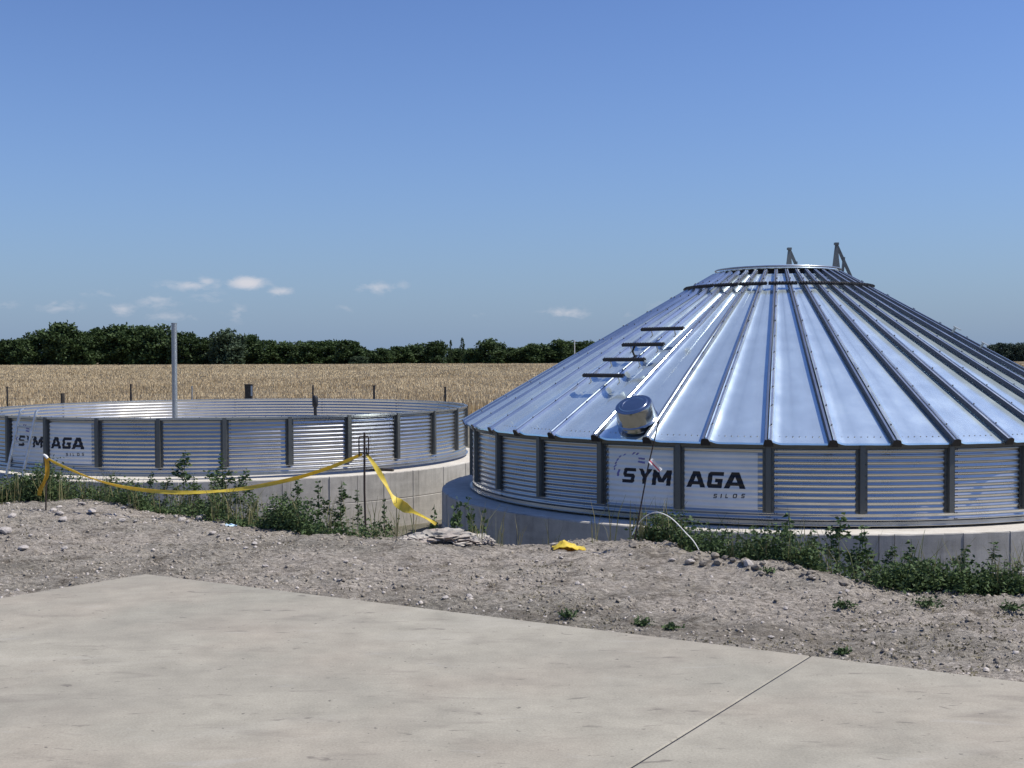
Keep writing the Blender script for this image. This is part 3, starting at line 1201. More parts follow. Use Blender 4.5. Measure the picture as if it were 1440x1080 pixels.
# two triangular lifting brackets beyond the collar
for a, tw in ((math.radians(66), math.radians(-62)), (math.radians(1), 0.0)):
    mb = MB()
    zb = roof_z(1.05) + 0.05
    ap = Vector((1.03, 0, zb + 0.50))
    # inner tapered plate
    for y0, y1 in ((-0.006, 0.0), (0.0, 0.006)):
        pass
    q = [(0.94, -0.05, zb - 0.02), (1.10, -0.05, zb - 0.06), (1.05, -0.02, zb + 0.50), (1.01, -0.02, zb + 0.50)]
    q2 = [(x, y + 0.016, z) for x, y, z in q]
    b = len(mb.v)
    mb.v += q + q2
    for f in ((0, 1, 2, 3), (7, 6, 5, 4), (0, 4, 5, 1), (1, 5, 6, 2), (2, 6, 7, 3), (3, 7, 4, 0)):
        mb.face([b + i for i in f])
    mb.bar((1.03, 0.0, zb + 0.50), (1.34, 0.03, roof_z(1.34) + 0.06), 0.05, 0.03, (0, 1, 0))
    mb.bar((1.17, 0.01, zb + 0.27), (1.15, 0.02, zb - 0.02), 0.035, 0.05, (0, 1, 0))
    mb.box((1.03, -0.02, zb + 0.50), (0.035, 0.04, 0.02))
    mb.v = [tuple(Vector(v) - Vector((1.03, 0, 0))) for v in mb.v]
    o = mb.build('lifting_bracket', M['stiff'], silo)
    o.location = (1.03 * math.cos(a), 1.03 * math.sin(a), 0)
    o.rotation_euler = (0, 0, a + tw)

# roof vent: neck, hood with rolled skirt, pressed lid
a, r = cone_hit(898, 600, 0.0)
fm = roof_frame(a, r - 0.02, 0.0)
# neck follows the slope, hood is tipped a little towards the level
mb = MB()
mb.lathe([(0.30, 0.006), (0.235, 0.012), (0.225, 0.03), (0.215, 0.19)], 40)
neck = mb.build('roof_vent', M['vent'], silo, 40)
neck.matrix_local = fm
mb = MB()
mb.lathe([(0.20, 0.13), (0.285, 0.10), (0.297, 0.105), (0.297, 0.122), (0.282, 0.135), (0.262, 0.325), (0.256, 0.345), (0.238, 0.352)], 48)
mb.build('vent_hood', M['vent'], neck, 40)
mb = MB()
mb.lathe([(0.238, 0.352), (0.222, 0.350), (0.200, 0.353), (0.192, 0.365), (0.150, 0.368), (0.145, 0.362), (0.06, 0.366), (0.0, 0.366)], 48)
mb.build('vent_lid', M['vent'], neck, 50)

# --- left: open ring
foundation(LEFT, 'round concrete base under the open steel ring, pale on its sunlit side', HOLLOW - 0.25)
ringo = empty('silo_ring', (LEFT['c'].x, LEFT['c'].y, 0))
tag(ringo, 'open corrugated steel silo ring without a roof', 'silo')
shell(LEFT, ringo, -4)

# ------------------------------------------------------------------ things standing in and on the left ring
p0, p1 = at_depth(246, 588, 25.0), at_depth(245, 455, 25.0)
mb = MB()
zb = LEFT['slab']
mb.tube([(0, 0, 0.02), (0, 0, p1.z - zb - 0.002)], 0.055, 16)
mb.tube([(0, 0, p1.z - zb - 0.002), (0, 0, p1.z - zb + 0.012)], 0.062, 16)
mb.box((0, 0, 0.01), (0.14, 0.14, 0.01))
o = mb.build('steel_pole', M['pole'], None, 50)
o.location = (p0.x, p0.y, zb + 0.001)
tag(o, 'tall grey steel pole standing inside the open ring', 'pole')

p1 = at_depth(443, 556, 25.5)
mb = MB()
h = p1.z - zb
mb.tube([(0, 0, 0.0), (0.01, 0, h * 0.6), (0, 0, h - 0.22)], 0.035, 8)
mb.tube([(0, 0, h - 0.26), (0, 0, h - 0.22), (0, 0, h - 0.04), (0, 0, h)], [0.035, 0.062, 0.065, 0.03], 10)
mb.box((0, 0, 0.012), (0.1, 0.1, 0.012))
o = mb.build('jack_post', M['dark'], None, 50)
o.location = (p1.x, p1.y, zb + 0.001)
tag(o, 'short black post with a thicker head inside the open ring', 'post')

# ladder leaning on the ring
lad = empty('ladder', (0, 0, 0))
bl, br = on_level(8, 669, LEFT['slab'] + 0.0), on_level(31, 672, LEFT['slab'] + 0.0)
dpt = LEFT['c'].y - math.sqrt((R_W + 0.09) ** 2 - (at_depth(38, 600, 22.4).x - LEFT['c'].x) ** 2)
tl, tr = at_depth(28.5, 579, dpt), at_depth(50.5, 580, dpt)
bl, br = at_depth(8, 669, dpt - 0.33), at_depth(31, 673, dpt - 0.36)
bl.z = br.z = LEFT['slab'] + 0.002
lad.location = (bl + br) / 2
tag(lad, 'aluminium ladder leaning against the open ring over its lettering', 'ladder')
inv = Matrix.Translation(-lad.location)
for a_, b_ in ((bl, tl), (br, tr)):
    mb = MB()
    mb.bar(inv @ a_, inv @ b_, 0.028, 0.075, (0, 1, 0))
    d = (b_ - a_).normalized()
    q = inv @ b_
    mb.tube([q - d * 0.05, q + d * 0.03, q + d * 0.05 + Vector((0.02, 0.06, 0.0))], 0.02, 6)
    mb.build('side_rail', M['alu'], lad)
for t_ in (0.13, 0.335, 0.55, 0.775):
    mb = MB()
    mb.bar(inv @ (bl + (tl - bl) * t_), inv @ (br + (tr - br) * t_), 0.03, 0.024, (0, 1, 0))
    mb.build('rung', M['alu'], lad)

# dark bar lying on the ledge of the left base
a_, b_ = on_level(514, 659.5, LEFT['slab'] + 0.026), on_level(553, 661, LEFT['slab'] + 0.026)
mb = MB()
mb.bar(Vector((0, 0, 0)), b_ - a_, 0.06, 0.05)
o = mb.build('steel_bar', M['wood'])
o.location = a_
tag(o, 'dark flat bar lying on the pale ledge of the open ring base', 'bar')

# ------------------------------------------------------------------ stakes, tape, rods
STAKE1 = at_depth(64, 703, 12.8)
S1T = at_depth(63, 640, 12.8)
mb = MB()
g1 = gz(STAKE1.x, STAKE1.y)
mb.tube([(0, 0, -0.1), (0.01, 0, 0.3), (S1T.x - STAKE1.x, 0, S1T.z - g1)], 0.009, 6)
o = mb.build('marker_stake', M['rust'])
o.location = (STAKE1.x, STAKE1.y, g1)
tag(o, 'thin dark stake holding the tape below the lettered open ring', 'stake')

D2 = 11.1
s2b, s2t = at_depth(513, 722, D2), at_depth(513, 608, D2)
g2 = gz(s2b.x, s2b.y)
st = empty('rebar_stake', (s2b.x, s2b.y, g2))
tag(st, 'dark steel stake with a bent rebar loop at its top', 'stake')
L = lambda px, py: at_depth(px, py, D2) - Vector((s2b.x, s2b.y, g2))
mb = MB()
mb.tube([(0.01, 0, -0.1), L(512.5, 690), L(512.5, 608)], 0.010, 6)
mb.build('upright', M['rust'], st)
mb = MB()
mb.tube([L(505, 642), L(504.7, 618), L(505.5, 614), L(517.5, 613.5), L(518.4, 617), L(518, 641)], 0.006, 6)
mb.build('rebar_loop', M['rust'], st)
mb = MB()
mb.tube([L(509.5, 642), L(515.6, 641), L(515.4, 629)], 0.006, 6)
mb.tube([L(504.5, 636), L(519, 638)], 0.006, 6)
mb.build('rebar_tie', M['rust'], st)


def catmull(pts, n=8):
    out = []
    P = [pts[0]] + list(pts) + [pts[-1]]
    for i in range(1, len(P) - 2):
        for k in range(n):
            t_ = k / n
            a_, b_, c_, d_ = P[i - 1], P[i], P[i + 1], P[i + 2]
            out.append(0.5 * ((2 * b_) + (c_ - a_) * t_ + (2 * a_ - 5 * b_ + 4 * c_ - d_) * t_ ** 2 + (3 * b_ - a_ - 3 * c_ + d_) * t_ ** 3))
    out.append(pts[-1])
    return out


def ribbon(name, pts, widths, angles, m, label, cat='tape', group=None, jitter=0.0):
    """thin strip of plastic following a line; width and roll angle run along it"""
    pts = [Vector(p) for p in pts]
    o0 = pts[0].copy()
    c = catmull(pts, 7)
    n = len(c)
    ws = np.interp(np.linspace(0, 1, n), np.linspace(0, 1, len(widths)), widths)
    an = np.interp(np.linspace(0, 1, n), np.linspace(0, 1, len(angles)), angles)
    rr = random.Random(len(pts) * 13 + n)
    mb = MB()
    rows = []
    for i, p in enumerate(c):
        d = (c[min(i + 1, n - 1)] - c[max(i - 1, 0)]).normalized()
        side = d.cross(Vector((0, 1, 0)))
        if side.length < 1e-3:
            side = Vector((0, 0, 1))
        side.normalize()
        fw = side.cross(d)
        an_ = math.radians(an[i] + rr.uniform(-jitter, jitter))
        w = side * math.cos(an_) + fw * math.sin(an_)
        th = w.cross(d).normalized() * 0.0015
        q = p - o0
        hw = ws[i] / 2
        mid = q + th * rr.uniform(1, 5) * (1 if jitter else 0)
        rows.append([q - w * hw + th, mid + th * 2, q + w * hw + th, q + w * hw - th, mid - th, q - w * hw - th])
    b = mb.grid(rows, closed=True)
    mb.face([b + k for k in range(6)][::-1])
    mb.face([b + (n - 1) * 6 + k for k in range(6)])
    o = mb.build(name, m, None, 50)
    o.location = o0
    tag(o, label, cat, group)
    return o


def tp(lst, d0, d1):
    n = len(lst)
    xs = [p[0] for p in lst]
    return [at_depth(px, py, d0 + (d1 - d0) * (px - xs[0]) / (xs[-1] - xs[0])) for px, py in lst]


ribbon('barrier_tape', tp([(63, 642), (78, 651), (100, 661), (130, 673), (165, 683), (205, 689.5), (250, 692.5), (295, 691.5), (340, 687.5), (385, 679.5), (425, 670), (465, 657), (490, 647), (509, 638.5)], 12.8, D2),
       [0.034, 0.03, 0.035, 0.04, 0.042, 0.04, 0.04, 0.034, 0.03], [-50, -10, -60, -30, 25, 60, 20, -35, 10, -40], M['tape'],
       'long yellow barrier tape sagging between the two stakes', 'tape', None, 6)
ribbon('barrier_tape', tp([(515.5, 638.5), (524, 650), (533, 664), (542, 680), (550, 695), (559, 706), (570, 714), (582, 720), (600, 729), (613, 737)], D2, 10.75),
       [0.025, 0.035, 0.05, 0.04, 0.032, 0.09, 0.095, 0.03, 0.025, 0.03], [0, 30, 10, 60, 50, -10, 15, 60, 20], M['tape'],
       'yellow tape running from the rebar stake down to the rubble', 'tape', None, 3)
ribbon('barrier_tape', [at_depth(64.5, 643, 12.75), at_depth(66.5, 655, 12.75), at_depth(66, 668, 12.75), at_depth(62, 678, 12.75), at_depth(57, 688, 12.75), at_depth(55, 697, 12.75)],
       [0.035, 0.045, 0.045, 0.035, 0.045, 0.04], [0, 10, 25, 50, 10, 0], M['tape_end'], 'loose end of yellow tape hanging down the thin left stake', 'tape', None, 5)
mb = MB()
mb.tube([at_depth(62, 640, 12.77), at_depth(64, 641, 12.74), at_depth(67, 644.5, 12.74)], 0.016, 6)
v0 = Vector(mb.v[0])
mb.v = [tuple(Vector(v) - v0) for v in mb.v]
o = mb.build('tape_knot', M['white'], None, 60)
o.location = v0
tag(o, 'white knot tying the yellow tape to the left stake', 'knot')

# crumpled tape heap in front of the roofed silo's base
hp = crest(797, 0.35)
mb = MB()
rows = []
rh = random.Random(4)
for i in range(9):
    row = []
    for j in range(13):
        x = -0.15 + 0.34 * j / 12
        y = -0.10 + 0.22 * i / 8
        hgt = 0.10 * max(0, 1 - abs(x + 0.03) / 0.14) * max(0, 1 - abs(y) / 0.16) + 0.02 * math.exp(-((x - 0.1) / 0.06) ** 2 - (y / .07) ** 2)
        row.append((x + rh.uniform(-.012, .012), y + rh.uniform(-.01, .01), hgt + rh.uniform(0.0, 0.016) + 0.004 + 0.005 * math.sin(x * 60 + i)))
    rows.append(row)
mb.grid(rows)
mb.grid([[(x, y, z - 0.006) for x, y, z in r_] for r_ in rows], flip=True)
o = mb.build('tape_heap', M['tape'], None, 35)
o.location = hp
o.scale = (0.8, 0.8, 0.85)
tag(o, 'crumpled heap of yellow tape on the edge of the dirt', 'tape')

# thin leaning rod with a red and white ribbon, and the white arched cable
dr = 10.0
b0 = at_depth(890, 753, dr)
b0.z = min(b0.z, gz(b0.x, b0.y) + 0.02)
t0 = at_depth(927, 590, dr)
rod = MB()
rod.tube([Vector((0, 0, -0.05)), (at_depth(911, 655, dr) - b0) + Vector((0.004, 0, 0)), t0 - b0], [0.0065, 0.006, 0.005], 6)
o = rod.build('thin_rod', M['rust'])
o.location = b0
tag(o, 'thin leaning rod in front of the lettered roofed silo', 'rod')
fl = MB()
fb = at_depth(914.5, 647, dr - 0.01)
rows = []
for i in range(8):
    t_ = i / 7
    row = []
    for j in range(5):
        s_ = j / 4 - 0.5
        q = at_depth(914.5 + 14 * t_ + 6 * s_, 647 + 15 * t_ - 4.5 * s_, dr - 0.01)
        row.append(q - fb + Vector((0, 0.012 * math.sin(5 * t_ + 3 * s_), 0)))
    rows.append(row)
for i in range(7):
    for j in range(4):
        pass
fl.grid(rows)
fl.m = [1 if k % 4 == 1 else 0 for k in range(len(fl.f))]
back = [[q + Vector((0, 0.002, 0)) for q in r_] for r_ in rows]
nf = len(fl.f)
fl.grid(back, flip=True)
for k in range(nf, len(fl.f)):
    fl.m[k] = 1 if (k - nf) % 4 == 1 else 0
o = fl.build('marker_ribbon', [M['white'], M['red']])
o.location = fb
tag(o, 'short red and white ribbon tied to the thin leaning rod', 'ribbon')

cab = [at_depth(px, py, d) for px, py, d in ((889, 752, 10.05), (896, 738, 10.05), (905, 728, 10.0), (915, 722, 9.98), (925, 720.5, 9.95), (938, 725, 9.9), (950, 734, 9.85), (964, 749, 9.8), (976, 762, 9.75), (987, 776, 9.7))]
cab[-1].z = min(cab[-1].z, gz(cab[-1].x, cab[-1].y))
mb = MB()
mb.tube([c - cab[0] for c in catmull(cab, 5)], 0.0042, 6)
o = mb.build('arched_cable', M['white'], None, 60)
o.location = cab[0]
tag(o, 'stiff white cable arching out of the weeds before the roofed silo', 'cable')

# ------------------------------------------------------------------ rubble, stones, litter
def rock_mesh(seed, n=2, flat=0.6, rough=0.28):
    import bmesh
    bm = bmesh.new()
    bmesh.ops.create_icosphere(bm, subdivisions=n, radius=1.0)
    rr = random.Random(seed)
    ph = [Vector((rr.uniform(-1, 1), rr.uniform(-1, 1), rr.uniform(-1, 1))).normalized() for _ in range(9)]
    am = [rr.uniform(0.55, 0.95) for _ in ph]
    for v in bm.verts:
        d = v.co.normalized()
        k = 1.0
        for q, a_ in zip(ph, am):            # chop planar faces off the ball
            dd = d.dot(q)
            if dd > 0.05:
                k = min(k, a_ / dd)
        k *= 1 + rr.uniform(-rough, rough) * 0.35
        v.co = d * k
        v.co.z *= flat
    me = bpy.data.meshes.new('rock')
    bm.to_mesh(me)
    bm.free()
    return me


ROCKS = [rock_mesh(100 + i, 2, rnd.uniform(0.45, 0.8)) for i in range(7)]
for me in ROCKS:
    me.materials.append(M['stone'])
CLODS = [rock_mesh(200 + i, 2, rnd.uniform(0.5, 0.8), 0.5) for i in range(3)]
for me in CLODS:
    me.materials.append(M['clod'])


def stone(px, py, wpx, label, group=None, pool=ROCKS, name='stone', cat='stone', k=None):
    q = ground_hit(px, py)
    d = q.y
    s_ = wpx / F * d / 2
    me = pool[k if k is not None else rnd.randrange(len(pool))]
    o = bpy.data.objects.new(name, me)
    COL.objects.link(o)
    o.scale = (s_ * 1.1, s_ * rnd.uniform(0.8, 1.1), s_ * rnd.uniform(0.85, 1.15))
    o.rotation_euler = (rnd.uniform(-.2, .2), rnd.uniform(-.2, .2), rnd.uniform(0, 6))
    o.location = (q.x, q.y, q.z + s_ * 0.22)
    tag(o, label, cat, group)
    return o


stone(33, 773, 17, 'grey stone with a dark underside alone on the left dirt')
stone(7, 750, 18, 'flat whitish stone on the left dirt near the picture edge')
stone(84, 724, 12, 'pale flat stone on the dirt below the thin left stake')
stone(513, 729, 20, 'pale lump of stone at the foot of the rebar stake')
stone(34, 704, 14, 'whitish stone at the weed edge left of the thin stake')
stone(136, 727, 11, 'dark earth lump right of the pale flat stone', pool=CLODS, cat='clod', name='earth_clod')
stone(626, 842, 12, 'round pale stone at the edge of the concrete pavement')
stone(660, 840, 11, 'angular pale stone near the pavement edge beside the round one')
stone(483, 820, 9, 'dark stone on the dirt near the middle of the pavement edge', pool=CLODS)
stone(1084, 897, 10, 'small pale stone on the dirt short of the pavement joint')
stone(970, 793, 20, 'flat pale rubble chip lying before the arched cable')
stone(1052, 797, 17, 'flat pale chip on the dirt below the tall weeds')
for px, py, w in ((195, 708, 16), (208, 706, 14), (217, 711, 12), (183, 711, 10), (173, 716, 12)):
    stone(px, py, w, 'pinkish white rubble piece in the small pile by the weeds', 'rubble pieces piled at the edge of the weeds')
G_ST = 'loose stones scattered over the dirt'
for i in range(34):
    px = rnd.uniform(4, 1430)
    e = np.interp(px, [p[0] for p in EDGE_PX], [p[1] for p in EDGE_PX])
    lo = e + 8
    hi = np.interp(px, [0, 205, 1440], [838, 806, 955]) - 6
    py = lo + (hi - lo) * rnd.random() ** (1.8 if px < 300 else 1.0)
    stone(px, py, rnd.uniform(5.5, 9.5), 'small pale stone lying loose on the bare dirt', G_ST)
for i in range(22):
    px = rnd.uniform(2, 335)
    e = np.interp(px, [p[0] for p in EDGE_PX], [p[1] for p in EDGE_PX])
    stone(px, e + rnd.uniform(4, 30), rnd.uniform(6, 13), 'whitish stone strewn along the weed edge on the left dirt', 'whitish stones along the left weed edge')
G_CL = 'earth clods along the crumbled edge of the dirt'
for i in range(26):
    px = rnd.uniform(890, 1225)
    e = np.interp(px, [p[0] for p in EDGE_PX], [p[1] for p in EDGE_PX])
    stone(px, e + rnd.uniform(2, 22), rnd.uniform(8, 17), 'crumbly earth clod on the heaped edge before the roofed silo', G_CL, CLODS, 'earth_clod', 'clod')

# broken concrete lump with bent rebar
q = crest(628, 0.12)
rb = empty('concrete_rubble', (q.x, q.y, q.z))
tag(rb, 'flat pale lump of broken concrete with bent rebar between the two bases', 'rubble')
rr = random.Random(77)
RUB = [rock_mesh(400 + i, 4, 0.6, 0.55) for i in range(4)]
for (dx, dy, sx, sy, sz, k) in ((-0.05, 0.10, 0.29, 0.24, 0.07, 0), (0.21, 0.04, 0.17, 0.18, 0.05, 1), (-0.27, 0.02, 0.14, 0.14, 0.055, 2), (0.36, 0.0, 0.07, 0.1, 0.045, 3)):
    me = RUB[k % 4]
    me.materials.clear()
    me.materials.append(M['rubble'])
    o = bpy.data.objects.new('concrete_piece', me)
    COL.objects.link(o)
    o.parent = rb
    o.scale = (sx, sy, sz / 0.6)
    o.rotation_euler = (rr.uniform(-.1, .1), rr.uniform(-.1, .1), rr.uniform(-.4, .4))
    o.location = (dx, dy, sz * 0.35)
mb = MB()
mb.tube([(-0.02, -0.16, 0.01), (0.0, -0.17, 0.045), (0.05, -0.17, 0.055), (0.09, -0.16, 0.02)], 0.007, 6)
mb.tube([(0.10, -0.15, 0.03), (0.2, -0.15, 0.04), (0.27, -0.14, 0.015)], 0.008, 6)
mb.build('bent_rebar', M['rust'], rb)

# blue plastic litter
q = crest(322, 0.32)
mb = MB()
rows = []
for i in range(6):
    rows.append([(-0.07 + 0.14 * j / 7 + rr.uniform(-.008, .008), -0.05 + 0.1 * i / 5, 0.008 + rr.uniform(0, 0.022)) for j in range(8)])
mb.grid(rows)
mb.grid([[(x, y, z - 0.004) for x, y, z in r_] for r_ in rows], flip=True)
o = mb.build('plastic_scrap', M['blue'])
o.location = q
tag(o, 'scrap of pale blue plastic lying on the dirt', 'litter')


# gravel and crumbs: too many to count
def scatter_stones(name, n, m, smin, smax, region, label, kind='gravel', power=2.5):
    base = np.array([[1, 0, -.3], [-.5, .87, -.3], [-.5, -.87, -.3], [0.6, .5, .45], [-.7, .2, .5], [.1, -.8, .4], [0, 0, .8]])
    fc = np.array([[0, 1, 3], [1, 4, 3], [1, 2, 4], [2, 5, 4], [2, 0, 5], [0, 3, 5], [3, 4, 6], [4, 5, 6], [5, 3, 6]])
    pts = []
    while len(pts) < n:
        x = NP.uniform(-7, 6, 4000)
        y = NP.uniform(5.0, 14.4, 4000)
        ye = np.interp(x, EX, EY)
        ok = (y < ye + 0.5) & (pave_sd(x, y) > 0.015) & (np.abs(x) < y * 0.47 + 0.2)
        ok &= NP.rand(4000) < region(x, y, ye)
        pts += list(zip(x[ok], y[ok]))
    pts = np.array(pts[:n])
    z = ground_z(pts[:, 0], pts[:, 1])
    s_ = smin + (smax - smin) * NP.rand(n) ** power
    ang = NP.rand(n) * 6.283
    B = base[None] * (1 + NP.uniform(-.35, .35, (n, len(base), 3)))
    c_, sn_ = np.cos(ang)[:, None], np.sin(ang)[:, None]
    X = (B[:, :, 0] * c_ - B[:, :, 1] * sn_) * s_[:, None] + pts[:, 0:1]
    Y = (B[:, :, 0] * sn_ + B[:, :, 1] * c_) * s_[:, None] + pts[:, 1:2]
    Z = B[:, :, 2] * s_[:, None] * 0.75 + z[:, None] + s_[:, None] * 0.15
    V = np.stack([X, Y, Z], -1).reshape(-1, 3)
    Fq = (fc[None] + (np.arange(n) * len(base))[:, None, None]).reshape(-1, 3)
    o = np_mesh(name, V, Fq, m)
    tag(o, label, None, None, 'stuff')


scatter_stones('gravel', 2600, M['stone'], 0.003, 0.020, lambda x, y, ye: 0.25 + 0.75 * np.exp(-((y - ye + 0.6) / 0.7) ** 2) * (x < -2) + 0.5 * (pave_sd(x, y) < 0.6),
               'loose pale gravel strewn over the dirt', power=4)
scatter_stones('dirt_crumbs', 11000, M['clod'], 0.003, 0.020, lambda x, y, ye: 0.2 + 0.8 * (fbm(x, y, 0.9, 3, 31) > 0.03) * 1.0,
               'dark crumbs of dry earth on the dirt', power=2.6)


# ------------------------------------------------------------------ weeds
def leaf_tris(n, pos, size, rs):
    """n diamond leaves at pos (n,3)"""
    d = rs.normal(size=(n, 3))
    d[:, 2] = d[:, 2] * 0.5 + 0.15
    d /= np.linalg.norm(d, axis=1)[:, None]
    s_ = np.cross(d, rs.normal(size=(n, 3)))
    s_ /= np.linalg.norm(s_, axis=1)[:, None] + 1e-9
    sz = size * rs.uniform(0.6, 1.25, n)[:, None]
    up = np.cross(d, s_) * sz * 0.12
    v = np.stack([pos, pos + d * sz * 0.5 + s_ * sz * 0.28 + up, pos + d * sz, pos + d * sz * 0.5 - s_ * sz * 0.28 + up], 1)
    return v


def plant_mesh(seed, h, spread, branches, leaves, lsize):
    """upright weed: returns stem MB and leaf vertex array"""
    rs = np.random.RandomState(seed)
    st_ = MB()
    lean = rs.uniform(-.08, .08, 2)
    top = Vector((lean[0] * h, lean[1] * h, h))
    main = [Vector((0, 0, -0.08)), Vector((lean[0] * h * .3, lean[1] * h * .3, h * 0.45)), top]
    st_.tube(main, [0.007, 0.005, 0.002], 4, False)
    P = []
    for i in range(branches):
        t_ = rs.uniform(0.12, 0.85)
        a_ = rs.uniform(0, 6.283)
        o = Vector((lean[0] * h * t_, lean[1] * h * t_, h * t_))
        ln = spread * (1.15 - t_) * rs.uniform(0.6, 1.1)
        e = o + Vector((math.cos(a_) * ln, math.sin(a_) * ln, ln * rs.uniform(0.5, 1.1)))
        st_.tube([o, (o + e) / 2 + Vector((0, 0, -0.01)), e], [0.0035, 0.0028, 0.0015], 3, False)
        for k in range(leaves):
            w = rs.uniform(0.25, 1.05)
            P.append(tuple(o + (e - o) * w + Vector(rs.normal(size=3) * 0.012)))
    for k in range(int(leaves * 5)):
        w = rs.uniform(0.45, 1.02)
        P.append(tuple(top * w + Vector(rs.normal(size=3) * 0.026 * (1.25 - w))))
    P = np.array(P)
    V = leaf_tris(len(P), P, lsize, rs)
    return st_, V


def leaf_obj(name, V, m, parent):
    n = len(V)
    Fq = np.arange(n * 4).reshape(n, 4)
    return np_mesh(name, V.reshape(-1, 3), Fq, m, parent)


PLANTS = []
for i, (h, sp, br_, lv, ls) in enumerate(((1.0, 0.26, 22, 15, 0.050), (1.0, 0.20, 20, 14, 0.046), (1.0, 0.32, 26, 14, 0.048), (1.0, 0.16, 16, 15, 0.042))):
    stm, lv_ = plant_mesh(40 + i, h, sp, br_, lv, ls)
    PLANTS.append((stm, lv_))
_pm = {}


def weed(px, top_py, d, k, label, group=None, wide=1.0):
    """one upright weed rooted at depth d, its tip at the given height in view"""
    t_ = at_depth(px, top_py, d)
    g = gz(t_.x, t_.y)
    h = max(0.15, t_.z - g)
    if k not in _pm:
        root = empty('weed_plant', (0, 0, 0))
        PLANTS[k][0].build('stem', M['weedstem'], root)
        tag(leaf_obj('foliage', PLANTS[k][1], M['weed'], root), kind='stuff')
        _pm[k] = root
    else:
        root = copy_tree(_pm[k])
    root.location = (t_.x, t_.y, g)
    root.scale = (min(h, 0.9) * wide, min(h, 0.9) * wide, h)
    root.rotation_euler = (0, 0, rnd.uniform(0, 6.28))
    tag(root, label, 'weed', group)


def edge_y(px):
    q = on_level(px, np.interp(px, [p[0] for p in EDGE_PX], [p[1] for p in EDGE_PX]))
    return q.y


for px, ty, dd, k, wd, lab in (
        (255, 637, 0.6, 0, 1.3, 'tallest leafy weed in front of the open ring, over the sagging tape'),
        (317, 640, 0.55, 2, 1.25, 'tall bushy weed before the open ring right of the tallest weed'),
        (421, 672, 0.5, 1, 1.1, 'slim upright weed just touching the long tape before the left base'),
        (448, 679, 0.6, 2, 1.1, 'bushy weed between the slim weed and the rebar stake'),
        (476, 678, 0.6, 1, 1.2, 'spindly weed left of the rebar stake against the pale base'),
        (507, 690, 0.5, 3, 1.0, 'weed growing up around the rebar stake'),
        (543, 706, 1.1, 2, 0.8, 'leafy weed under the falling yellow tape'),
        (610, 708, 1.2, 1, 0.9, 'small upright weed at the corner of the pale left base'),
        (642, 706, 2.2, 0, 1.1, 'bushy weed in the shade at the left end of the roofed silo base'),
        (630, 716, 2.0, 2, 1.2, 'low dark weed at the corner where the two bases meet'),
        (655, 712, 2.3, 1, 1.3, 'shaded weed between the bushy and the upright one at the base'),
        (684, 722, 2.0, 2, 1.2, 'low weed right of the upright one at the shaded base'),
        (668, 702, 2.4, 3, 1.4, 'upright weed beside the bushy one at the shaded base'),
        (1117, 717, 0.7, 1, 1.3, 'tallest weed in front of the roofed silo, rising over the ledge'),
        (1170, 727, 0.6, 0, 1.2, 'broad weed rising over the pale ledge right of the tallest one'),
        (1224, 740, 0.6, 3, 1.3, 'thin weed with a dark tip against the pale ledge'),
        (1060, 743, 0.6, 2, 1.2, 'leafy weed on the ledge line left of the tallest right weed'),
        (1292, 757, 0.7, 1, 1.0, 'airy weed against the right part of the grey base'),
        (1346, 772, 0.6, 0, 1.0, 'small weed near the right end of the grey base'),
        (1384, 764, 0.6, 3, 1.4, 'dark upright weed against the base near the right picture edge')):
    weed(px, ty, edge_y(px) + dd, k, lab, None, wd)
for px, ty, dd, k in ((15, 668, .6, 2), (38, 672, .7, 0), (88, 690, .3, 1), (150, 668, .7, 0), (168, 672, .5, 2), (205, 662, .7, 1), (230, 672, .5, 0),
                      (280, 668, .5, 2), (296, 662, .7, 0), (340, 662, .5, 0), (362, 690, .5, 2), (392, 690, .5, 1)):
    weed(px, ty, edge_y(px) + dd, k, 'dark leafy weed in the thicket before the open ring', 'weeds in the thicket before the open ring', 1.25)
for px, ty, dd, k in ((905, 748, .4, 1), (950, 747, .6, 0), (975, 741, .5, 2), (1010, 748, .5, 0), (1090, 748, .5, 2), (1140, 745, .5, 1), (1196, 745, .5, 2), (1250, 768, .4, 0), (1270, 776, .4, 2), (1320, 784, .4, 1), (1418, 790, .4, 2), (1436, 788, .6, 0)):
    weed(px, ty, edge_y(px) + dd, k, 'green weed in the row along the roofed silo base', 'weeds along the roofed silo base', 1.3)


def weed_cover(name, n, m, prob, hmin, hmax, lsize, per, label, seed):
    rs = np.random.RandomState(seed)
    P = []
    while len(P) < n:
        x = rs.uniform(-7.5, 5.2, 3000)
        y = rs.uniform(5.5, 15.5, 3000)
        ok = rs.rand(3000) < prob(x, y, y - np.interp(x, EX, EY))
        ok &= pave_sd(x, y) > 0.02
        P += list(zip(x[ok], y[ok]))
    P = np.array(P[:n])
    z = ground_z(P[:, 0], P[:, 1])
    h = rs.uniform(hmin, hmax, n) * np.clip(0.75 + 2.6 * fbm(P[:, 0], P[:, 1] * 0.4, 1.9, 3, 55), 0.2, 1.25)
    rep = np.repeat(np.arange(n), per)
    t_ = rs.rand(n * per)
    h = h * np.where(P[:, 0] > xo(1215), 0.5, np.where(P[:, 0] > xo(880), 0.7, np.where(P[:, 0] > xo(345), 0.8, 1.0)))
    off = rs.normal(size=(n * per, 2)) * 0.05
    pos = np.stack([P[rep, 0] + off[:, 0], P[rep, 1] + off[:, 1], z[rep] + h[rep] * t_], 1)
    V = leaf_tris(n * per, pos, lsize, rs)
    o = leaf_obj(name, V, m, None)
    tag(o, label, None, None, 'stuff')


def band(x, lo, hi, s_=0.25):
    return np.clip((x - lo) / s_, 0, 1) * np.clip((hi - x) / s_, 0, 1)


def xo(px):
    return on_level(px, np.interp(px, [p[0] for p in EDGE_PX], [p[1] for p in EDGE_PX])).x


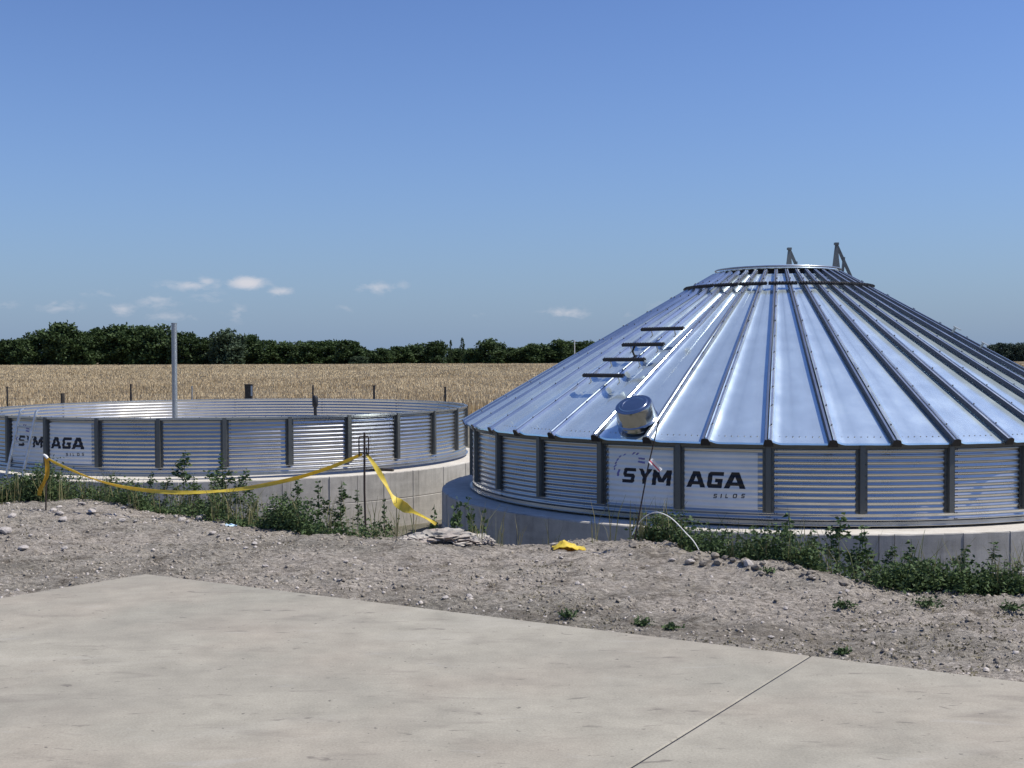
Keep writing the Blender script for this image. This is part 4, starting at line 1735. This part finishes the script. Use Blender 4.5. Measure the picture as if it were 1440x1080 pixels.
def cover_prob(x, y, d):
    left = band(x, -7.4, xo(555), 0.3) * np.where(x > xo(345), 0.7, 1.0) * np.clip(1 - np.exp(-((x - xo(105)) / 0.25) ** 2) * 0.8, 0, 1)
    right = band(x, xo(885), 5.0, 0.35)
    lowr = band(x, xo(600), xo(712), 0.1) * (d > 0.9) * (d < 2.6) * 1.6
    front = np.where(x < 0, np.clip((x + 5.3) / 2.0, 0.0, 1.0) * 0.12, 0.06 + 0.1 * (x > 2.2))
    return (left + right * 0.75) * ((d > -front) & (d < 1.3)) * np.clip(0.40 + 6.0 * fbm(x, y * 0.4, 1.9, 3, 55), np.where(x < 0, 0.3, 0.03), 1) + lowr * 0.5


weed_cover('weed_cover', 6000, M['weed'], cover_prob, 0.10, 0.40, 0.036, 30, 'low green weeds growing thickly along the edge of the dirt', 91)
weed_cover('dry_grass', 420, M['dryweed'], lambda x, y, d: ((d < -0.1) & (d > -4)) * (0.02 + 0.3 * (fbm(x, y, 0.8, 2, 77) > 0.12) * (x > 0)), 0.005, 0.05, 0.020, 9,
           'sparse dry grass blades on the dirt', 92)


def tall_grass(n):
    rs = np.random.RandomState(17)
    P = []
    while len(P) < n:
        x = rs.uniform(-7.4, 5.0, 3000)
        y = rs.uniform(5.5, 15.5, 3000)
        d = y - np.interp(x, EX, EY)
        ok = (rs.rand(3000) < np.where((x < xo(560)) | (x > xo(885)), 0.7, 0.15)) & (d > -0.15) & (d < 0.9) & (pave_sd(x, y) > 0.05)
        P += list(zip(x[ok], y[ok]))
    P = np.array(P[:n])
    z = ground_z(P[:, 0], P[:, 1])
    k = 4
    rep = np.repeat(np.arange(n), k)
    m = n * k
    o = np.stack([P[rep, 0], P[rep, 1], z[rep]], 1) + rs.normal(size=(m, 3)) * np.array([0.02, 0.02, 0.0])
    h = rs.uniform(0.15, 0.42, m)
    lean = rs.normal(size=(m, 2)) * 0.22 * h[:, None]
    a_ = rs.rand(m) * 3.14
    w = np.stack([np.cos(a_), np.sin(a_), np.zeros(m)], 1) * rs.uniform(0.002, 0.0045, m)[:, None]
    mid = o + np.stack([lean[:, 0] * 0.35, lean[:, 1] * 0.35, h * 0.6], 1)
    tip = o + np.stack([lean[:, 0], lean[:, 1], h], 1)
    V = np.concatenate([np.stack([o - w, o + w, mid + w, mid - w], 1), np.stack([mid - w, mid + w, tip + w * 0.2, tip - w * 0.2], 1)])
    tag(leaf_obj('tall_grass', V, M['grass'], None), 'thin pale grass blades standing among the weeds', None, None, 'stuff')


tall_grass(700)


def tuft(px, py, w, label, group=None):
    q = ground_hit(px, py)
    rs = np.random.RandomState(int(px))
    n = int(40 + w * 2)
    R_ = w / F * q.y / 2
    o_ = rs.normal(size=(n, 2)) * R_ * 0.45
    pos = np.stack([o_[:, 0], o_[:, 1] * 0.7, np.abs(rs.normal(size=n)) * R_ * 0.22 + 0.006], 1)
    V = leaf_tris(n, pos, 0.028, rs)
    root = empty('weed_tuft', q)
    tag(leaf_obj('foliage', V, M['weed'], root), kind='stuff')
    mb = MB()
    for k in range(6):
        a_ = rs.uniform(0, 6.28)
        mb.tube([(0, 0, -0.02), (math.cos(a_) * R_ * .4, math.sin(a_) * R_ * .3, R_ * 0.7)], [0.003, 0.0015], 3, False)
    mb.build('stem', M['weedstem'], root)
    tag(root, label, 'weed', group)


tuft(798, 869, 30, 'low green tuft at the pavement edge below the yellow tape heap')
tuft(903, 882, 34, 'greyish tuft at the pavement edge below the lettered sheet')
tuft(945, 885, 22, 'small tuft at the pavement edge right of the greyish tuft')
tuft(1186, 856, 34, 'thin tuft on the dirt right of the pavement joint')
tuft(1305, 858, 48, 'bright green low tuft on the right dirt')
tuft(1420, 860, 36, 'green tuft on the dirt by the right picture edge')
tuft(1184, 922, 22, 'dark tuft on the dirt just beside the end of the pavement joint')
tuft(1080, 808, 22, 'small tuft on the heaped dirt below the tallest right weed')
tuft(1350, 822, 30, 'low tuft in front of the weeds near the right end of the grey base')
tuft(1270, 818, 40, 'ragged low tuft at the front of the right weeds')


# ------------------------------------------------------------------ fence, field, trees
FY = 50.0
fence = empty('wire_fence', (0, FY, FIELD))
tag(fence, 'low wire mesh fence on dark posts along the front of the field', 'fence')
fz = gz(0, FY)
for i, (px, py, wpx) in enumerate(((-130, 544, 3), (10, 545, 3), (184, 541, 3.2), (270, 544, 2.4), (440, 543, 3), (526, 543, 3.6), (626, 545, 3.6), (770, 545, 3), (900, 545, 3), (1500, 545, 3))):
    t_ = at_depth(px, py, FY)
    mb = MB()
    w = wpx / F * FY / 2 * 0.8
    mb.tube([(t_.x, 0, -0.2), (t_.x, 0, t_.z - FIELD)], w, 6)
    mb.tube([(t_.x, 0, t_.z - FIELD), (t_.x, 0, t_.z - FIELD + 0.03)], w * 1.3, 6)
    mb.build('fence_post', M['pole'] if px == 270 else M['dark'], fence)
mb = MB()
xl, xr = at_depth(-140, 545, FY).x, at_depth(1510, 545, FY).x
for z in (0.25, 0.5, 0.75, 1.0, 1.22):
    mb.tube([(xl, 0.05, z), ((xl + xr) / 2, 0.05, z - 0.01), (xr, 0.05, z)], 0.004, 3, False)
x = xl
while x < xr:
    mb.tube([(x, 0.05, 0.05), (x, 0.05, 1.22)], 0.0035, 3, False)
    x += 0.3
tag(mb.build('wire_mesh', M['wood'], fence), kind='stuff')

t_ = at_depth(350, 541, 47.5)
mb = MB()
g = gz(t_.x, t_.y)
mb.box((0, 0, (t_.z - g) / 2), (0.14, 0.12, (t_.z - g) / 2))
mb.box((0, 0, t_.z - g + 0.012), (0.165, 0.14, 0.012))
mb.box((0.13, -0.125, (t_.z - g) * .85), (0.03, 0.006, 0.2), None, 1)
o = mb.build('meter_box', [M['wood'], M['alu']])
o.location = (t_.x, t_.y, g)
tag(o, 'stout dark box on end behind the open ring by the field', 'box')
t_ = at_depth(88, 553, 47.0)
g = gz(t_.x, t_.y)
mb = MB()
mb.tube([(0, 0, -0.1), (0.02, 0, 0.6), (0, 0, t_.z - g)], [0.09, 0.08, 0.085], 8)
o = mb.build('wooden_stub', M['wood'])
o.location = (t_.x, t_.y, g)
tag(o, 'short brown wooden stub behind the left part of the open ring', 'post')


def build_wheat():
    parts = []
    for y0, y1, dens, w, h in ((51, 75, 60, 0.035, 0.85), (75, 120, 26, 0.055, 0.85), (120, 220, 6.0, 0.10, 0.9), (220, 440, 1.6, 0.20, 0.95)):
        nn = int((y1 - y0) * ((y0 + y1) * 0.5 + 20) * dens)
        nn = min(nn, 240000)
        y = np.sqrt(NP.uniform(y0 ** 2, y1 ** 2, nn))
        x = NP.uniform(-1, 1, nn) * (y * 0.5 + 6)
        keep = ~((x > y * 0.22) & (x < y * 0.40) & (y < 400))     # strip that the roofed silo hides
        x, y = x[keep], y[keep]
        n = len(x)
        z = ground_z(x, y)
        hh = h * (0.82 + 0.22 * NP.rand(n) + 0.35 * fbm(x, y * 0.5, 0.35, 3, 66))
        a_ = NP.rand(n) * 3.14
        dx, dy = np.cos(a_) * w / 2, np.sin(a_) * w / 2
        lx, ly = NP.normal(size=n) * 0.09, NP.normal(size=n) * 0.09
        V = np.stack([np.stack([x - dx, y - dy, z + hh * 0.2], 1), np.stack([x + dx, y + dy, z + hh * 0.2], 1),
                      np.stack([x + lx + dx * .8, y + ly + dy * .8, z + hh], 1), np.stack([x + lx - dx * .8, y + ly - dy * .8, z + hh * 0.97], 1)], 1)
        parts.append(V)
    V = np.concatenate(parts)
    o = leaf_obj('wheat', V, M['wheat'], None)
    tag(o, 'ripe straw coloured wheat standing across the field', None, None, 'stuff')


build_wheat()


def crown(seed, n, shape):
    """leaf faces gathered in clumps; unit tree: height 1, half width 0.5"""
    rs = np.random.RandomState(seed)
    cl = []
    for i in range(90):
        if shape == 'round':
            a_ = rs.uniform(0, 6.283)
            zz = rs.uniform(0.04, 0.88)
            rad = 0.46 * math.sqrt(max(0.02, 1 - ((zz - 0.40) / 0.56) ** 2)) * rs.uniform(0.35, 1.0)
            s_ = rs.uniform(0.09, 0.16)
        else:
            a_ = rs.uniform(0, 6.283)
            zz = rs.uniform(0.06, 0.98)
            rad = 0.42 * (1 - zz) ** 0.7 * rs.uniform(0.2, 1.0) + 0.02
            s_ = rs.uniform(0.05, 0.09) * (1.2 - zz)
        cl.append((rad * math.cos(a_), rad * math.sin(a_), zz, s_))
    cl = np.array(cl)
    k = rs.randint(0, len(cl), n)
    p = rs.normal(size=(n, 3))
    p /= np.linalg.norm(p, axis=1)[:, None]
    p *= rs.uniform(0.5, 1.05, n)[:, None]
    pos = cl[k, :3] + p * cl[k, 3:4] * np.array([1, 1, 0.85])
    V = leaf_tris(n, pos, 0.085 if shape == 'round' else 0.06, rs)
    mid = V.mean(1, keepdims=True)
    V = mid + (V - mid) * np.array([1.0, 1.0, 1.0])
    return V


CROWNS = [('round', crown(300 + i, 6000, 'round')) for i in range(5)] + [('spire', crown(330 + i, 1400, 'spire')) for i in range(2)]
_tm = {}


def tree(px, top, wpx, k, d, mt, label, group, base=None):
    q = at_depth(px, top, d)
    g = gz(q.x, q.y)
    h = q.z - g
    w = wpx / F * d
    key = (k, mt)
    if key not in _tm:
        root = empty('broadleaf_tree' if k < 5 else 'poplar_tree', (0, 0, 0))
        V = CROWNS[k][1]
        tag(leaf_obj('crown', V, M[mt], root), kind='stuff')
        mb = MB()
        mb.tube([(0, 0, -0.02), (0.01, 0, 0.2), (0, 0.01, 0.75)], [0.022, 0.016, 0.006], 6, False)
        for i in range(4):
            a_ = i * 1.7 + k
            mb.tube([(0, 0, 0.25 + 0.09 * i), (0.25 * math.cos(a_), 0.25 * math.sin(a_), 0.5 + 0.09 * i)], [0.01, 0.003], 4, False)
        mb.build('trunk', M['bark'], root)
        _tm[key] = root
    else:
        root = copy_tree(_tm[key])
    root.location = (q.x, q.y, g)
    root.scale = (w, w, h)
    root.rotation_euler = (0, 0, rnd.uniform(0, 6.28))
    tag(root, label, 'tree', group)


GT = 'trees of the long belt beyond the field'
for i, (px, top, w) in enumerate(((-30, 476, 60), (8, 477, 48), (30, 474, 40), (62, 462, 60), (112, 463, 52), (140, 459, 56), (168, 456, 60), (198, 456, 58), (225, 455, 56), (258, 464, 52), (285, 473, 44),
                                  (350, 470, 44), (374, 477, 48), (402, 479, 50), (430, 477, 52), (460, 477, 52), (538, 489, 36), (562, 486, 44), (590, 482, 50), (668, 488, 36), (712, 487, 36), (738, 487, 40))):
    ORD = ('first', 'second', 'third', 'fourth', 'fifth', 'sixth', 'seventh', 'eighth', 'ninth', 'tenth', 'eleventh', 'twelfth')
    xs_ = [8, 30, 62, 112, 140, 168, 198, 225]
    if px in xs_:
        lab = 'dark belt tree, ' + ORD[len(xs_) - 1 - xs_.index(px)] + ' one left of the tall steel pole'
    elif px in (258, 285):
        lab = ('dark belt tree whose crown the tall steel pole crosses' if px == 258 else 'dark belt tree between the pole and the greyish green tree')
    elif 340 < px < 470:
        lab = 'dark belt tree, ' + ORD[(350, 374, 402, 430, 460).index(px)] + ' one right of the greyish green tree'
    elif 530 < px < 600:
        lab = 'low dark belt tree, ' + ORD[(538, 562, 590).index(px)] + ' one right of the gap in the belt'
    elif 660 < px < 740:
        lab = {668: 'low dark tree just right of the taller poplar tip', 712: 'low dark tree in the dip left of the low dome', 738: 'dark tree pressed against the left of the low dome'}[px]
    else:
        lab = 'dark belt tree cut by the left picture edge'
    tree(px, top, w, i % 5, 436 + rnd.uniform(-8, 14), 'tree', lab, GT)
for px, top, w, k, lab in ((88, 453, 60, 1, 'highest rounded tree near the left end of the belt'), (490, 477, 50, 2, 'rounded tree ending the left belt at a gap'),
                           (613, 478, 34, 0, 'small domed tree left of the two poplar tips'), (690, 475, 46, 3, 'rounded tree right of the two poplar tips'),
                           (753, 481, 44, 4, 'low dome of a tree left of the pale far pole'), (790, 477, 50, 1, 'broad dome of a tree just left of the roofed silo'),
                           (822, 478, 40, 0, 'tree partly hidden behind the left slope of the conical roof')):
    tree(px, top, w, k, 430, 'tree', lab, None)
tree(320, 461, 56, 3, 428, 'tree_pale', 'greyish green tree lighter than the belt around it', None)
tree(505, 500, 30, 4, 424, 'tree_pale', 'low pale shrub in the gap of the belt', None)
tree(634, 478, 14, 5, 440, 'tree', 'thin left poplar tip rising over the belt', None)
tree(650, 474, 17, 6, 440, 'tree', 'taller right poplar tip rising over the belt', None)
for i, (px, top, w) in enumerate(((522, 492, 30), (550, 494, 40), (640, 488, 40), (655, 490, 40), (725, 492, 34), (20, 490, 50), (320, 480, 50), (505, 488, 40), (770, 490, 50))):
    tree(px, top, w, (i + 2) % 5, 452, 'tree', 'dark low tree filling the belt from behind its front row', 'low trees in the back of the belt')
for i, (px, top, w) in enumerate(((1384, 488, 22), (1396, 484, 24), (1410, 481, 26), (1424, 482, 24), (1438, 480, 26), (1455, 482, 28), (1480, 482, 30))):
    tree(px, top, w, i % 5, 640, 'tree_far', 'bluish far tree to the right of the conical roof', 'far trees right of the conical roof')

t_ = at_depth(808, 478, 415)
g = gz(t_.x, t_.y)
mb = MB()
mb.tube([(0, 0, -0.5), (0, 0, t_.z - g)], [0.2, 0.13], 8)
mb.bar((-0.7, 0, t_.z - g - 0.5), (0.7, 0, t_.z - g - 0.5), 0.12, 0.12)
o = mb.build('utility_pole', M['white'])
o.location = (t_.x, t_.y, g)
tag(o, 'pale far utility pole before the trees beside the conical roof', 'pole')
